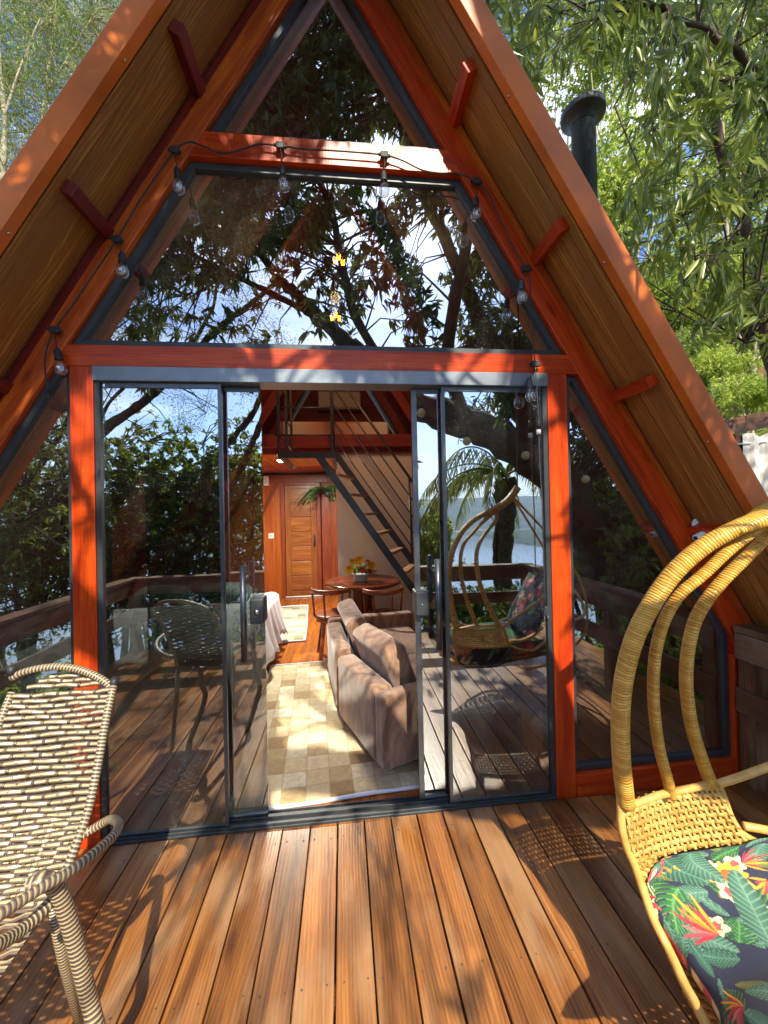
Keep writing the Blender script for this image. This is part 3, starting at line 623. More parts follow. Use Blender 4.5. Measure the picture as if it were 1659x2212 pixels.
# flowers in a white tin
fl = thing('flower_arrangement', (.19, 2.62, .763), 'white tub of yellow, orange and pink flowers on the round table', 'flowers')
c0 = A(.19, 2.62, .763)
def tub(c, a, b, a2, b2, h):
    m = MB(); n = 28; sq = lambda t, p, q_: (p*math.copysign(abs(math.cos(t))**.6, math.cos(t)), q_*math.copysign(abs(math.sin(t))**.6, math.sin(t)))
    rings = [(a, b, 0), (a2, b2, h), (a2+.004, b2+.004, h), (a2-.004, b2-.004, h-.005), (a2-.01, b2-.01, h-.02)]; bs = len(m.v); m.smooth = True
    for (p, q_, z) in rings:
        for k in range(n): x_, y_ = sq(2*math.pi*k/n, p, q_); m.v.append((c[0]+x_, c[1]+y_, c[2]+z))
    for i in range(len(rings)-1):
        for k in range(n): k2 = (k+1) % n; m.face((bs+i*n+k, bs+i*n+k2, bs+(i+1)*n+k2, bs+(i+1)*n+k), [(0, 0)]*4)
    m.face(tuple(bs+k for k in range(n-1, -1, -1)), [(0, 0)]*n); m.face(tuple(bs+(len(rings)-1)*n+k for k in range(n)), [(0, 0)]*n); return m
tub(c0, .075, .05, .095, .065, .085).build('tub', M['white'], fl)
def petals(c, r, mat, n=16):
    m = MB(); m.smooth = True
    for ring, (rr, cnt, tilt) in enumerate(((r, 9, .35), (r*.75, 7, .75), (r*.45, 5, 1.2))):
        for k in range(cnt):
            a = 2*math.pi*k/cnt+ring; d = A(math.cos(a)*math.cos(tilt), -math.sin(tilt)*.9-.2, math.sin(a)*math.cos(tilt)); s_ = nrm(np.cross(d, (0, 1, 0))); q = np.asarray(c)
            b = len(m.v); m.v += [tuple(q), tuple(q+d*rr*.7+s_*rr*.38), tuple(q+d*rr+A(0, -.1*rr, 0)), tuple(q+d*rr*.7-s_*rr*.38), tuple(q+d*rr*.55+A(0, .12*rr, 0))]
            m.face((b, b+1, b+4), [(0, 0)]*3); m.face((b+1, b+2, b+4), [(0, 0)]*3); m.face((b+2, b+3, b+4), [(0, 0)]*3); m.face((b+3, b, b+4), [(0, 0)]*3)
    return m.build('flower', mat, fl)
FM = {'y': plain('yellow_petals', (.80, .42, .02), .6), 'o': plain('coral_petals', (.72, .12, .06), .6), 'p': plain('pink_petals', (.75, .35, .28), .6), 'w': plain('cream_petals', (.8, .65, .45), .6), 'd': plain('dark_red_petals', (.25, .03, .04), .6)}
for dx, dz, r_, k in ((-.13, .15, .06, 'y'), (-.085, .24, .048, 'y'), (-.01, .26, .055, 'y'), (.13, .19, .06, 'y'), (.055, .225, .03, 'w'), (.085, .22, .046, 'o'), (-.04, .175, .02, 'p'), (.025, .14, .048, 'o'), (.062, .14, .02, 'w'), (.115, .13, .045, 'd'), (.145, .13, .022, 'p'), (-.012, .17, .02, 'w')):
    petals(c0+A(dx, -.05-rnd.random()*.03, dz), r_, FM[k])
def leaves(name, P, D, Ln, Wd, mat, parent=None, nr=None, shape='hex', fold=.25, droop=.0):
    P = np.asarray(P, float); n = len(P); D = D/(np.linalg.norm(D, axis=1, keepdims=True)+1e-9)
    if nr is None: nr = rs.randn(n, 3)
    S = np.cross(D, nr); S /= (np.linalg.norm(S, axis=1, keepdims=True)+1e-9); U = np.cross(S, D)
    Ln = np.broadcast_to(np.asarray(Ln, float).reshape(-1, 1), (n, 1)); Wd = np.broadcast_to(np.asarray(Wd, float).reshape(-1, 1), (n, 1)); f = Wd*fold; dz = A(0, 0, -1)*droop*Ln
    if shape == 'hex':
        V = np.stack([P, P+D*Ln*.3+S*Wd*.5+U*f+dz*.1, P+D*Ln*.68+S*Wd*.38+U*f+dz*.5, P+D*Ln+dz, P+D*Ln*.68-S*Wd*.38+U*f+dz*.5, P+D*Ln*.3-S*Wd*.5+U*f+dz*.1], 1); k = 6
        T = np.array([[0, 1, 2, 3], [0, 3, 4, 5]])
    else:
        V = np.stack([P, P+D*Ln*.45+S*Wd*.5+U*f, P+D*Ln+dz, P+D*Ln*.45-S*Wd*.5+U*f], 1); k = 4; T = np.array([[0, 1, 2], [0, 2, 3]])
    F = (np.arange(n)*k)[:, None, None]+T[None]; return fastmesh(name, V.reshape(-1, 3), F.reshape(-1, T.shape[1]), mat, parent)
n = 260; dd = rs.randn(n, 3); dd[:, 2] = abs(dd[:, 2])*.5; dd[:, 1] *= .6
leaves('greenery', c0+A(0, 0, .1)+dd*A(.055, .04, .05), dd+A(0, -.3, .1), .06, .028, M['lf_fern'], fl)
# hanging fern by the door
fe = thing('hanging_fern', (-.27, 5.2, 2.0), 'green fern hanging between the entrance door and the cream wall', 'fern')
PP, DD = [], []
for k in range(34):
    a = rnd.uniform(0, 6.28); ln = rnd.uniform(.35, .75); d = A(math.cos(a), math.sin(a)*.6, .55); p = A(-.27, 5.15, 1.98)
    for i in range(22):
        p = p+nrm(d)*ln/22; d = d+A(0, 0, -.10)
        s_ = nrm(np.cross(d, (0, 0, 1)))
        for sg in (-1, 1): PP.append(p); DD.append(s_*sg+nrm(d)*.4)
leaves('fronds', np.array(PP), np.array(DD), .055, .022, M['lf_fern'], fe, shape='quad')
MB().lathe((-.27, 5.15, 1.86), [(.05, 0), (.08, .1), (.075, .1)], 16).build('pot', M['black'], fe); MB().tube([(-.27, 5.15, 1.9), (-.27, 5.3, 2.3)], .004, 4).build('hanger', M['black'], fe)
# bed on the left
bd = thing('bed', (-1.75, 1.6, 0), 'bed with white bedspread and pale blankets behind the left glass', 'bed')
bx0, bx1, by0, by1 = -2.45, -.84, .75, 2.95
m = MB(); m.box((bx0+.03, by0+.03, .22), (bx1-.02, by1, .34)); m.build('bed_frame', M['bedwood'], bd, .005)
for xx in (bx0+.06, bx1-.05):
    for yy in (by0+.06, by1-.08): MB().box((xx-.03, yy-.03, 0), (xx+.03, yy+.03, .22)).build('leg', M['bedwood'], bd, .003)
o = MB().box((bx0+.03, by0+.03, .34), (bx1-.03, by1, .56)).build('mattress', M['sheet'], bd, .05, 4)
def cloth(x0, x1, y0, y1, ztop, drop, amp, mt, nm, par, hem=.04, sides=('x1',)):
    na, nb = 44, 90; G = np.zeros((nb, na, 3)); W_ = x1-x0; tot = W_+drop
    for i in range(nb):
        yy = y0+(y1-y0)*i/(nb-1)
        for j in range(na):
            a = j/(na-1)*tot; dr = drop+hem*math.sin(yy*9)+.02*math.sin(yy*31)
            if a < W_: G[i, j] = (x0+a, yy, ztop+amp*.5*math.sin(a*14+yy*9)*math.sin(yy*11-a*6)+.004*math.sin(a*50+yy*30))
            else:
                t = (a-W_)/drop; G[i, j] = (x1+.02+.10*t**1.3+(amp+.018)*t*math.sin(yy*24+2*math.sin(yy*5)), yy+.02*t*math.sin(yy*17), ztop-t*dr)
    o = MB().grid(G).build(nm, mt, par); s_ = o.modifiers.new('t', 'SOLIDIFY'); s_.thickness = .006; return o
cloth(bx0, bx1-.005, by0+.02, by1, .60, .46, .008, M['sheet'], 'bedspread', bd)
cloth(bx0+.02, bx1-.25, by0+.0, by0+1.0, .60, .05, .02, M['blanket'], 'blanket', bd)
m = MB(); G = np.zeros((16, 20, 3))
for i in range(16):
    for j in range(20):
        t = i/15; G[i, j] = (-1.75+j/19*.46, by0-.01-.03*math.sin(j*.9)*t-.02*t, .6-.46*t+.012*math.sin(j*1.3+i))
o = m.grid(G).build('folded_throw', M['teal'], bd); s_ = o.modifiers.new('t', 'SOLIDIFY'); s_.thickness = .02
for xx in (-2.1, -1.4):
    G = np.zeros((14, 18, 3))
    for i in range(14):
        for j in range(18):
            a, b = i/13*2-1, j/17*2-1; e_ = max(0, (1-a**4)*(1-b**4))**.5; G[i, j] = (xx+b*.3, 2.62+a*.19, .63+.13*e_+.05*a)
    m = MB(); m.grid(G); G2 = G.copy(); G2[..., 2] = .63+.05*np.linspace(-1, 1, 14)[:, None]-.01; m.grid(G2[::-1]); m.build('pillow', M['pillow'], bd)
# loft mattress, air conditioner, switches
tag(MB().box((-.86, 3.3, 2.505), (.66, 5.2, 2.83)).build('mattress', M['greysheet'], None, .06, 4), 'pale sheeted mattress lying on the loft floor', 'mattress')
ac = thing('air_conditioner', (-.02, 5.35, 3.66), 'white air conditioner high on the red gable wall', 'air conditioner')
MB().box((-.42, 5.24, 3.50), (.37, 5.45, 3.83)).build('body', M['white'], ac, .03, 3); MB().box((-.39, 5.235, 3.512), (.34, 5.2395, 3.535)).build('louvre', M['greysheet'], ac)
wlp = thing('wall_lamp', (-1.42, 5.42, 2.2), 'small white box lamp on the wall left of the door', 'wall lamp')
MB().box((-1.46, 5.38, 2.10), (-1.37, 5.455, 2.28)).build('housing', M['white'], wlp, .01); MB().box((-1.435, 5.375, 2.13), (-1.395, 5.3795, 2.25)).build('diffuser', M['greysheet'], wlp)
sw = thing('light_switch', (-1.35, 5.45, 1.17), 'white light switch on the orange boards left of the door', 'light switch')
MB().box((-1.40, 5.447, 1.11), (-1.30, 5.4595, 1.21)).build('plate', M['white'], sw, .003); MB().box((-1.375, 5.443, 1.135), (-1.325, 5.4465, 1.185)).build('rocker', M['greysheet'], sw)
# pendant lamps glowing behind the upper pane
fila = emit('filament_glow', (1, .40, .06), 90)
pgl = glass('amber_bulb_glass', (1, .62, .25), .08, .4)
for k, (px, py, Y, lb_) in enumerate(((732, 560, 1.5, 'upper glowing amber pendant cluster on ropes behind the wide pane'), (725, 685, 1.9, 'lower glowing amber pendant cluster behind the wide pane'))):
    c = at(px, py, Y); t = thing('pendant_lamp', c, lb_, 'pendant lamp', 'pendant lamps in the room'); hz = (2.75-abs(c[0]))/SL
    for j, (dx, dy) in enumerate(((-.035, 0), (.035, .02), (.0, -.04))):
        p = c+A(dx, dy, rnd.uniform(-.02, .02))
        m = MB(); m.tube([p+A(0, 0, .07), p+A(0, 0, .3), (c[0]+dx*.3, c[1], 4.35)], .007, 5); m.build('rope', M['rail'], t)
        m = MB(); m.lathe(p, [(0, -.055), (.02, -.045), (.032, -.015), (.026, .02), (.013, .05)], 12); b_ = m.build('bulb', pgl, t)
        m = MB(); m.tube([p+A(-.012, 0, .02), p+A(-.008, 0, -.03), p+A(.008, 0, -.03), p+A(.012, 0, .02)], .0055, 6); m.build('filament', fila, b_)
        MB().lathe(p, [(.014, .045), (.017, .09), (.006, .1)], 10).build('socket', M['black'], t)
l = bpy.data.lights.new('pendant_glow', 'POINT'); l.energy = 26; l.color = (1, .6, .3); l.shadow_soft_size = .05; o = bpy.data.objects.new('pendant_glow', l); col.objects.link(o); o.location = tuple(at(725, 640, 1.7))

# ------------------------------------------------------------------ festoon string of bulbs on the facade
sl_ = thing('string_light', (0, -.05, 2.9), 'black festoon cable of clear bulbs draped round the facade beams', 'string light')
YC = -.028
pts = [(104, 843), (97, 800), (99, 760), (118, 713), (170, 640), (252, 517), (310, 420), (377, 325), (384, 317), (410, 307), (440, 316), (469, 329), (495, 330), (530, 320), (562, 311), (605, 315), (660, 322), (713, 325), (770, 329), (830, 335), (870, 347), (911, 367), (950, 374), (991, 375), (1030, 392), (1055, 420), (1082, 480), (1112, 540), (1137, 580), (1146, 625), (1149, 700), (1156, 786), (1160, 850), (1163, 905), (1166, 1000), (1172, 1100), (1174, 1200), (1178, 1312)]
cp = [at(x, y, YC) for x, y in pts]
m = MB(); m.tube(curve(cp[:32], 5), .0042, 6); m.build('cable', M['blackp'], sl_)
m = MB(); m.tube(curve(cp[31:], 5), .0036, 6); m.build('cable', M['aluf'], sl_)
BL = [((118, 713), (125, 763), (130, 794)), ((252, 517), (264, 556), (264, 583)), ((377, 325), (383, 370), (386, 402)), ((605, 315), (610, 365), (613, 398)), ((830, 335), (829, 378), (830, 409)), ((1030, 392), (1028, 434), (1028, 461)), ((1137, 580), (1127, 613), (1128, 640)), ((1156, 786), (1144, 827), (1146, 853))]
for i, (cn, so_, bu) in enumerate(BL):
    c, s_, b = at(*cn, YC), at(*so_, -.045), at(*bu, -.05); lt = i >= 6
    m = MB(); m.obox(c, (A(1, 0, 0), A(0, 1, 0), A(0, 0, 1)), (.020, .010, .017)); m.beam(c+A(-.032, 0, .004), c+A(.032, 0, -.004), .014, .014); m.build('connector', M['blackp'], sl_, .004)
    dz = nrm(s_-b); e = np.linalg.norm(s_-b)
    m = MB(); m.tube([c+A(0, 0, -.01), (c+s_)/2+A(.004, -.01, 0), s_+dz*.02], .003, 5); m.lathe(s_-dz*e*.48, [(.017, 0), (.0185, .006), (.016, .012), (.0165, .04), (.010, .055), (.004, .062)], 14, ax=dz); sk = m.build('socket', M['aluf'] if lt else M['blackp'], sl_)
    R_ = .0285; m = MB(); m.lathe(b, [(.0, -.039), (.012, -.037), (.023, -.027), (R_, -.008), (.026, .011), (.016, .03), (.0125, .038)], 18, ax=dz); bb = m.build('bulb', M['bulbglass'], sk)
    m = MB(); m.tube([b+dz*.03, b+dz*.004, b-dz*.006+A(.005, 0, 0), b+dz*.004+A(.007, 0, 0)], .0011, 4); m.build('filament', M['chrome'], sl_)
m = MB(); p = at(104, 843, YC); m.lathe(p+A(0, 0, -.05), [(.008, 0), (.010, .02), (.007, .05)], 10); p = at(1163, 908, YC); m.build('end_plug', M['blackp'], sl_)
m = MB(); m.lathe(p+A(0, 0, -.05), [(.010, 0), (.013, .03), (.008, .07)], 10); m.build('joint', M['blackp'], sl_)
m = MB(); m.lathe(p+A(0, 0, -.075), [(.0115, 0), (.0115, .024)], 10); m.build('joint_ring', M['white'], sl_)
p = at(1180, 1322, YC); m = MB(); m.prism([p+A(-.008, -.006, .03), p+A(.008, -.006, .03), p+A(.02, -.006, -.022), p+A(-.02, -.006, -.022)], (0, .014, 0)); pg = m.build('mains_plug', M['aluf'], sl_, .003)
m = MB(); [m.tube([p+A(d, 0, -.022), p+A(d, 0, -.048)], .0024, 6) for d in (-.0095, .0095)]; m.build('pins', M['chrome'], pg)
# security camera on the right rafter
sc_ = thing('security_camera', at(1505, 1150, -.03), 'small white security camera on the foot of the right rafter', 'security camera')
c = at(1505, 1132, -.01); m = MB(); m.lathe(c, [(.0, 0), (.034, 0), (.034, .01), (.012, .014)], 18, ax=(0, -1, 0)); m.build('mount', M['white'], sc_)
c2 = at(1518, 1148, -.06); MB().tube([c, c2], .007, 8).build('arm', M['white'], sc_); m = MB(); m.smooth = True; m.tube([at(1503, 1162, -.10), at(1548, 1140, -.05)], .018, 14); bd_ = m.build('housing', M['white'], sc_); p = at(1503, 1162, -.10); MB().lathe(p, [(0, 0), (.011, 0), (.011, .003)], 12, ax=nrm(p-at(1548, 1140, -.05))).build('lens', M['black'], bd_)
# stove pipe rising behind the roof
ch = thing('chimney_pipe', (3.45, 3, 4), 'black stove pipe with flared hood beside the roof', 'chimney')
pb, pt = at(1264, 375, 3.), at(1252, 268, 3.); pc = A((pb[0]+pt[0])/2+.02, 3, 0)
m = MB(); m.lathe(pc+A(0, 0, 3.2), [(.155, 0), (.155, pt[2]-3.2), (.165, pt[2]-3.195), (.165, pt[2]-3.12), (.155, pt[2]-3.1)], 24); m.build('pipe', M['black'], ch)
zc = at(1252, 232, 3.)[2]-.27; m = MB(); m.lathe(pc, [(.157, zc), (.165, zc+.03), (.215, zc+.085), (.275, zc+.125), (.285, zc+.135), (.285, zc+.205), (.27, zc+.215), (.1, zc+.245), (0, zc+.25)], 28); m.build('hood', M['blackp'], ch)

# ------------------------------------------------------------------ striped wicker chair (left)
wc = thing('wicker_chair', (-1.0, -.9, 0), 'brown and cream striped wicker chair with curled arm, left on the deck', 'wicker chair')
YT, YBm = -.52, -.88
TR, TL = at(245, 1482, YT), at(25, 1458, YT)
redge = [at(245, 1482, YT), at(228, 1560, -.59), at(212, 1650, -.65), at(192, 1745, -.71), at(168, 1815, -.76), at(143, 1880, -.80), at(112, 1950, -.85)]
dx = TL-TR; dx[2] = 0
RE = curve(redge, 8); LE = [p+dx*(1.0+.06*i/len(RE)) for i, p in enumerate(RE)]
m = MB(); m.tube(RE, .0125, 10); m.tube([TR+A(0, .004, 0), TR+(TR-RE[2])*.35], .0118, 10); 
MBs = m.build('side_rail', M['wrap'], wc); m = MB(); m.tube(LE, .0125, 10); m.build('side_rail', M['wrap'], wc)
m = MB(); [m.tube([p, p+nrm(p-q_)*.03], .0135, 12) for p, q_ in ((TR, RE[1]), (TL, LE[1]))]; m.build('tube_cap', M['blackp'], wc)
mid = (TR+TL)/2; arcp = [TL+A(0, 0, -.012)]
for t in np.linspace(.08, .92, 9): arcp.append(TL+(TR-TL)*t+A(0, .02*math.sin(math.pi*t), .052*math.sin(math.pi*t)**.7-.012*(1-t)-.012*t))
arcp.append(TR+A(0, 0, -.014)); m = MB(); m.tube(curve(arcp, 4), .0125, 10); m.build('top_rail', M['wrap'], wc)
# woven back: rows of flat striped strands, offset bundles tied by dark cords
m = MB(); tie = MB(); rows = 38
def strand(P, wv, nv, w_=.0185):
    b = len(m.v); m.smooth = True
    for i, p in enumerate(P):
        for k, (a, h) in enumerate(((-.5, 0), (-.2, .003), (.2, .003), (.5, 0), (0, -.003))): m.v.append(tuple(p+wv*w_*a+nv*h))
    vs = (.02, .34, .66, .98, 0)
    for i in range(len(P)-1):
        for k in range(3): m.face((b+i*5+k, b+i*5+k+1, b+(i+1)*5+k+1, b+(i+1)*5+k), [(0, vs[k]), (0, vs[k+1]), (0, vs[k+1]), (0, vs[k])])
        m.face((b+i*5+3, b+i*5+4, b+(i+1)*5+4, b+(i+1)*5+3), [(0, .05)]*4); m.face((b+i*5+4, b+i*5, b+(i+1)*5, b+(i+1)*5+4), [(0, .05)]*4)
def at_len(C, t):
    k = t*(len(C)-1); i = min(int(k), len(C)-2); return C[i]+(C[i+1]-C[i])*(k-i)
for r_ in range(-3, rows):
    t = max(0, (r_+.6)/rows); a, b = at_len(RE, t), at_len(LE, t); wv = nrm(at_len(RE, min(1, t+.03))-at_len(RE, max(0, t-.03))); nv = nrm(np.cross(b-a, wv)); nv = nv if nv[1] < 0 else -nv
    lo, hi = .02, .98
    if r_ < 0: up = -r_*.0175; s_ = (up/.08)**1.2*.42+.05; lo, hi = s_, 1-s_; a, b = a-wv*up, b-wv*up
    P = []; ph = (r_ % 2)*math.pi
    for i in range(37):
        u = lo+(hi-lo)*i/36; P.append(a+(b-a)*u+nv*(.0055*math.sin(u*math.pi*7+ph)-.014*math.sin(math.pi*u))+wv*(.002*math.sin(u*9+r_)))
    strand(P, wv, nv)
    for k in range(8):
        u = (k+.5+(.5 if r_ % 2 else 0))/8
        if lo+.03 < u < hi-.03:
            for du in (-.007, .007):
                c = a+(b-a)*(u+du)+nv*(-.004-.014*math.sin(math.pi*u)+.0055); tie.tube([c-wv*.010-nv*.003, c+nv*.0068, c+wv*.010-nv*.003], .0015, 5)
m.build('woven_back', M['strand'], wc); tie.build('cord_ties', plain('brown_cord', BR, .5), wc)
# arm that curls out of the back and runs forward as the seat edge
arm = [at(172, 1808, -.75), at(205, 1788, -.735), at(238, 1770, -.74), at(256, 1779, -.79), at(247, 1803, -.86), at(215, 1833, -.92), at(180, 1862, -.965), at(140, 1890, -1.0), at(95, 1915, -1.035), at(40, 1950, -1.075), at(-20, 1990, -1.12), at(-110, 2050, -1.17)]
m = MB(); m.tube(curve(arm, 6), .0125, 10); m.build('arm', M['wrap'], wc); m = MB(); arm2 = [p+dx*1.05+A(-2*(p[0]-arm[0][0]), 0, 0) for p in arm]; m.tube(curve(arm2, 6), .0125, 10); m.build('arm', M['wrap'], wc)
# seat weave
s0, s1 = RE[-1], LE[-1]; fwd = A(0, -.40, .0); m = MB()
for r_ in range(22):
    o_ = fwd*(r_/22)+A(0, 0, -.015*math.sin(math.pi*r_/22)); P = [s0+o_+(s1-s0)*i/20+A(0, 0, .004*math.sin(i*1.6+r_*math.pi)-.02*math.sin(math.pi*i/20)) for i in range(21)]; strand(P, A(0, -1, 0), A(0, 0, 1))
m.build('woven_seat', M['strand'], wc)
wl1 = [at(60, 1915, -1.0), at(98, 1902, -.99), at(125, 1925, -.97), at(148, 1985, -.955), at(168, 2060, -.945), at(190, 2150, -.935), at(212, 2235, -.93), atz(224, 2290, 0.0)]
m = MB(); m.tube(curve(wl1, 8), .019, 12, uvs=.9); m.build('leg', M['wrap'], wc)
wl2 = [p+dx*1.1 for p in wl1]; m = MB(); m.tube(curve(wl2, 6), .019, 10); m.build('leg', M['wrap'], wc)
wl3 = [at(-70, 2075, -1.16), at(-10, 2045, -1.10), at(45, 2010, -1.04), at(85, 1975, -1.0), at(112, 1945, -.97)]; m = MB(); m.tube(curve(wl3, 6), .015, 10); m.build('stretcher', M['wrap'], wc)
for p in (s0, s1):
    m = MB(); m.tube([p, p+A(0, .04, -.2), p+A(0, .12, -p[2])], .014, 10); m.build('leg', M['wrap'], wc)
# ------------------------------------------------------------------ hanging rattan chair (right)
hc = thing('hanging_chair', (1.1, -1.1, .5), 'golden rattan hanging chair of three wrapped arches, right foreground', 'hanging chair')
AP = A(1.10, -1.04, 1.60)
def arch(pix, r0_, r1_, ell=(1, .8)):
    P = curve(pix, 22); q_ = MB(); L_ = 0; rr = []
    P2 = [P[0]]
    for p in P[1:]:
        if np.linalg.norm(p-P2[-1]) > .0038: P2.append(p)
    m_ = len(P2)
    rr = [(r0_+(r1_-r0_)*(i/m_))*(1+.010*(1-abs((i % 3)-1.))+.012*rnd.random()) for i in range(m_)]
    q_.tube(P2, rr, 12, ell=ell, up=(0, -1, 0)); return q_
def P_(L_, y0, y1): n_ = len(L_); return [at(x, y, y0+(y1-y0)*(i/(n_-1))**1.1) for i, (x, y) in enumerate(L_)]
a1 = P_([(1645, 1118), (1580, 1146), (1520, 1180), (1460, 1232), (1410, 1300), (1370, 1380), (1347, 1470), (1340, 1560), (1343, 1650), (1352, 1735)], -1.05, -.90)
a2 = P_([(1645, 1135), (1578, 1186), (1520, 1240), (1468, 1285), (1435, 1340), (1417, 1405), (1411, 1480), (1415, 1554), (1425, 1620), (1441, 1680), (1450, 1720)], -1.03, -.88)
a3 = P_([(1655, 1160), (1605, 1210), (1560, 1255), (1524, 1300), (1500, 1345), (1487, 1400), (1482, 1460), (1486, 1520), (1497, 1580), (1516, 1640), (1535, 1692)], -1.01, -.86)
for P, ra, rb in ((a1, .026, .031), (a2, .017, .0195), (a3, .0175, .023)):
    arch([at(1765, 1045, -1.05), at(1705, 1092, -1.05)]+P, ra, rb).build('arch', M['rwrap'], hc)
kn = [at(1590, 1146, -1.05), at(1640, 1122, -1.05), at(1700, 1090, -1.05), at(1765, 1040, -1.05), at(1820, 960, -1.05)]
q_ = MB(); kc = curve(kn, 14); q_.tube(kc, [.018+.020*min(1, i/18.) for i in range(len(kc))], 14, ell=(1.1, .8), up=(0, -1, 0)); q_.build('binding', M['rwrap'], hc)
m = MB(); kt = at(1820, 965, -1.05); m.tube([kt-A(0, 0, .03), kt+A(.0, 0, .1), kt+A(.05, -.03, 3.2)], .007, 6); m.build('rope', M['rail'], hc)
# frame rim and woven shell
rim = [at(x, y, Y) for (x, y, Y) in ((1340, 1715, -.895), (1343, 1787, -.905), (1355, 1832, -.915), (1372, 1872, -.93), (1388, 1919, -.95), (1411, 1984, -.985), (1439, 2040, -1.02), (1459, 2082, -1.055), (1478, 2124, -1.09), (1501, 2166, -1.13), (1530, 2225, -1.18), (1560, 2300, -1.24))]
rimr = [at(x, y, Y) for (x, y, Y) in ((1548, 1690, -.86), (1560, 1712, -.86), (1582, 1770, -.87), (1612, 1806, -.885), (1680, 1835, -.90), (1760, 1850, -.92))]
arch(rim, .012, .012, (1, 1)).build('rim', M['rattan'], hc); arch(rimr, .010, .010, (1, 1)).build('rim', M['rattan'], hc)
arch([at(1345, 1745, -.90), at(1385, 1732, -.895), at(1430, 1716, -.89), at(1505, 1700, -.875), at(1545, 1689, -.865)], .011, .011, (1, 1)).build('rim', M['rattan'], hc)
for pp in (((1550, 1694, -.862), (1600, 1678, -.88), (1663, 1655, -.90), (1760, 1620, -.93), (1900, 1570, -.98)), ((1606, 1784, -.885), (1640, 1790, -.90), (1700, 1800, -.92), (1800, 1800, -.96), (1900, 1780, -1.0))):
    arch([at(*p) for p in pp], .0125, .0125, (1, 1)).build('side_bar', M['rattan'], hc)
# basket weave on the low back panel: bilinear patch
C00, C10, C01, C11 = at(1347, 1738, -.9), at(1548, 1696, -.865), at(1369, 1872, -.935), at(1618, 1822, -.897)
def surf(u, v):
    p = (C00*(1-u)+C10*u)*(1-v)+(C01*(1-u)+C11*u)*v
    return p+A(0, .03*math.sin(math.pi*u)*(1-v*.3), -.004*math.sin(math.pi*u))
def weave(surf, nu, nv, wu, wv, name, par, off=.003):
    m = MB(); e = 1e-3
    def nor(u, v): return nrm(np.cross(surf(min(1, u+e), v)-surf(u-e if u+e > 1 else u, v), surf(u, min(1, v+e))-surf(u, v-e if v+e > 1 else v)))
    def strip(f, n_, w_, ph, alongu):
        P = []; b = len(m.v); m.smooth = True; seg = n_*4
        for i in range(seg+1):
            t = i/seg; u, v = (t, f) if alongu else (f, t); p = surf(u, v); nn = nor(u, v); p2 = surf(*((u, min(1, v+e*5)) if alongu else (min(1, u+e*5), v))); p1 = surf(*((u, max(0, v-e*5)) if alongu else (max(0, u-e*5), v))); sd = nrm(p2-p1)
            h = off*math.cos(math.pi*(t*n_)+ph); q0, q1 = p-sd*w_/2+nn*h, p+sd*w_/2+nn*h; m.v += [tuple(q0+nn*.0004), tuple(q1+nn*.0004), tuple(q1-nn*.0014), tuple(q0-nn*.0014)]
        for i in range(seg):
            a, c = b+i*4, b+i*4+4
            for k in range(4): k2 = (k+1) % 4; m.face((a+k, a+k2, c+k2, c+k), [(i/20, k/4)]*4)
    for j in range(nu): strip((j+.5)/nu, nv, wu, math.pi*j, False)
    for j in range(nv): strip((j+.5)/nv, nu, wv, math.pi*(j+1), True)
    return m.build(name, M['rattan'], par)
weave(surf, 22, 9, .0105, .0125, 'woven_back', hc, .0022)
def seat(u, v):                      # long shallow basin running toward the lake and to the right
    L_ = A(.86+.02*v, -.90-.62*v, .60-.16*v); R_ = A(1.95, -.92-.62*v, .66-.05*v); p = L_*(1-u)+R_*u
    k = rimp(v); p = k*(1-u)+R_*u; return p+A(0, 0, -.16*math.sin(math.pi*min(1, u*1.02))**.8-.03*math.sin(math.pi*v))
RC = curve(rim[2:]+[A(.93, -1.5, .50), A(1.05, -1.62, .5)], 6)
def rimp(v): k = v*(len(RC)-1); i = min(int(k), len(RC)-2); return RC[i]+(RC[i+1]-RC[i])*(k-i)
weave(seat, 44, 40, .014, .014, 'woven_seat', hc)
arch([rimp(1), A(1.3, -1.68, .42), A(1.7, -1.66, .52), A(2.0, -1.5, .72), A(2.04, -1.2, .85), A(1.98, -.92, .70), A(1.7, -.88, .60), rimr[-1]], .013, .013, (1, 1)).build('rim', M['rattan'], hc)
for yy in (-.95, -1.6): arch([A(1.45, yy, .28), A(1.8, yy, .36), A(2.02, yy, .6), A(1.98, yy+.1*(-1 if yy > -1.2 else 1), 1.05), at(1790, 1010, -1.05)], .010, .010, (1, 1)).build('hoop', M['rattan'], hc)

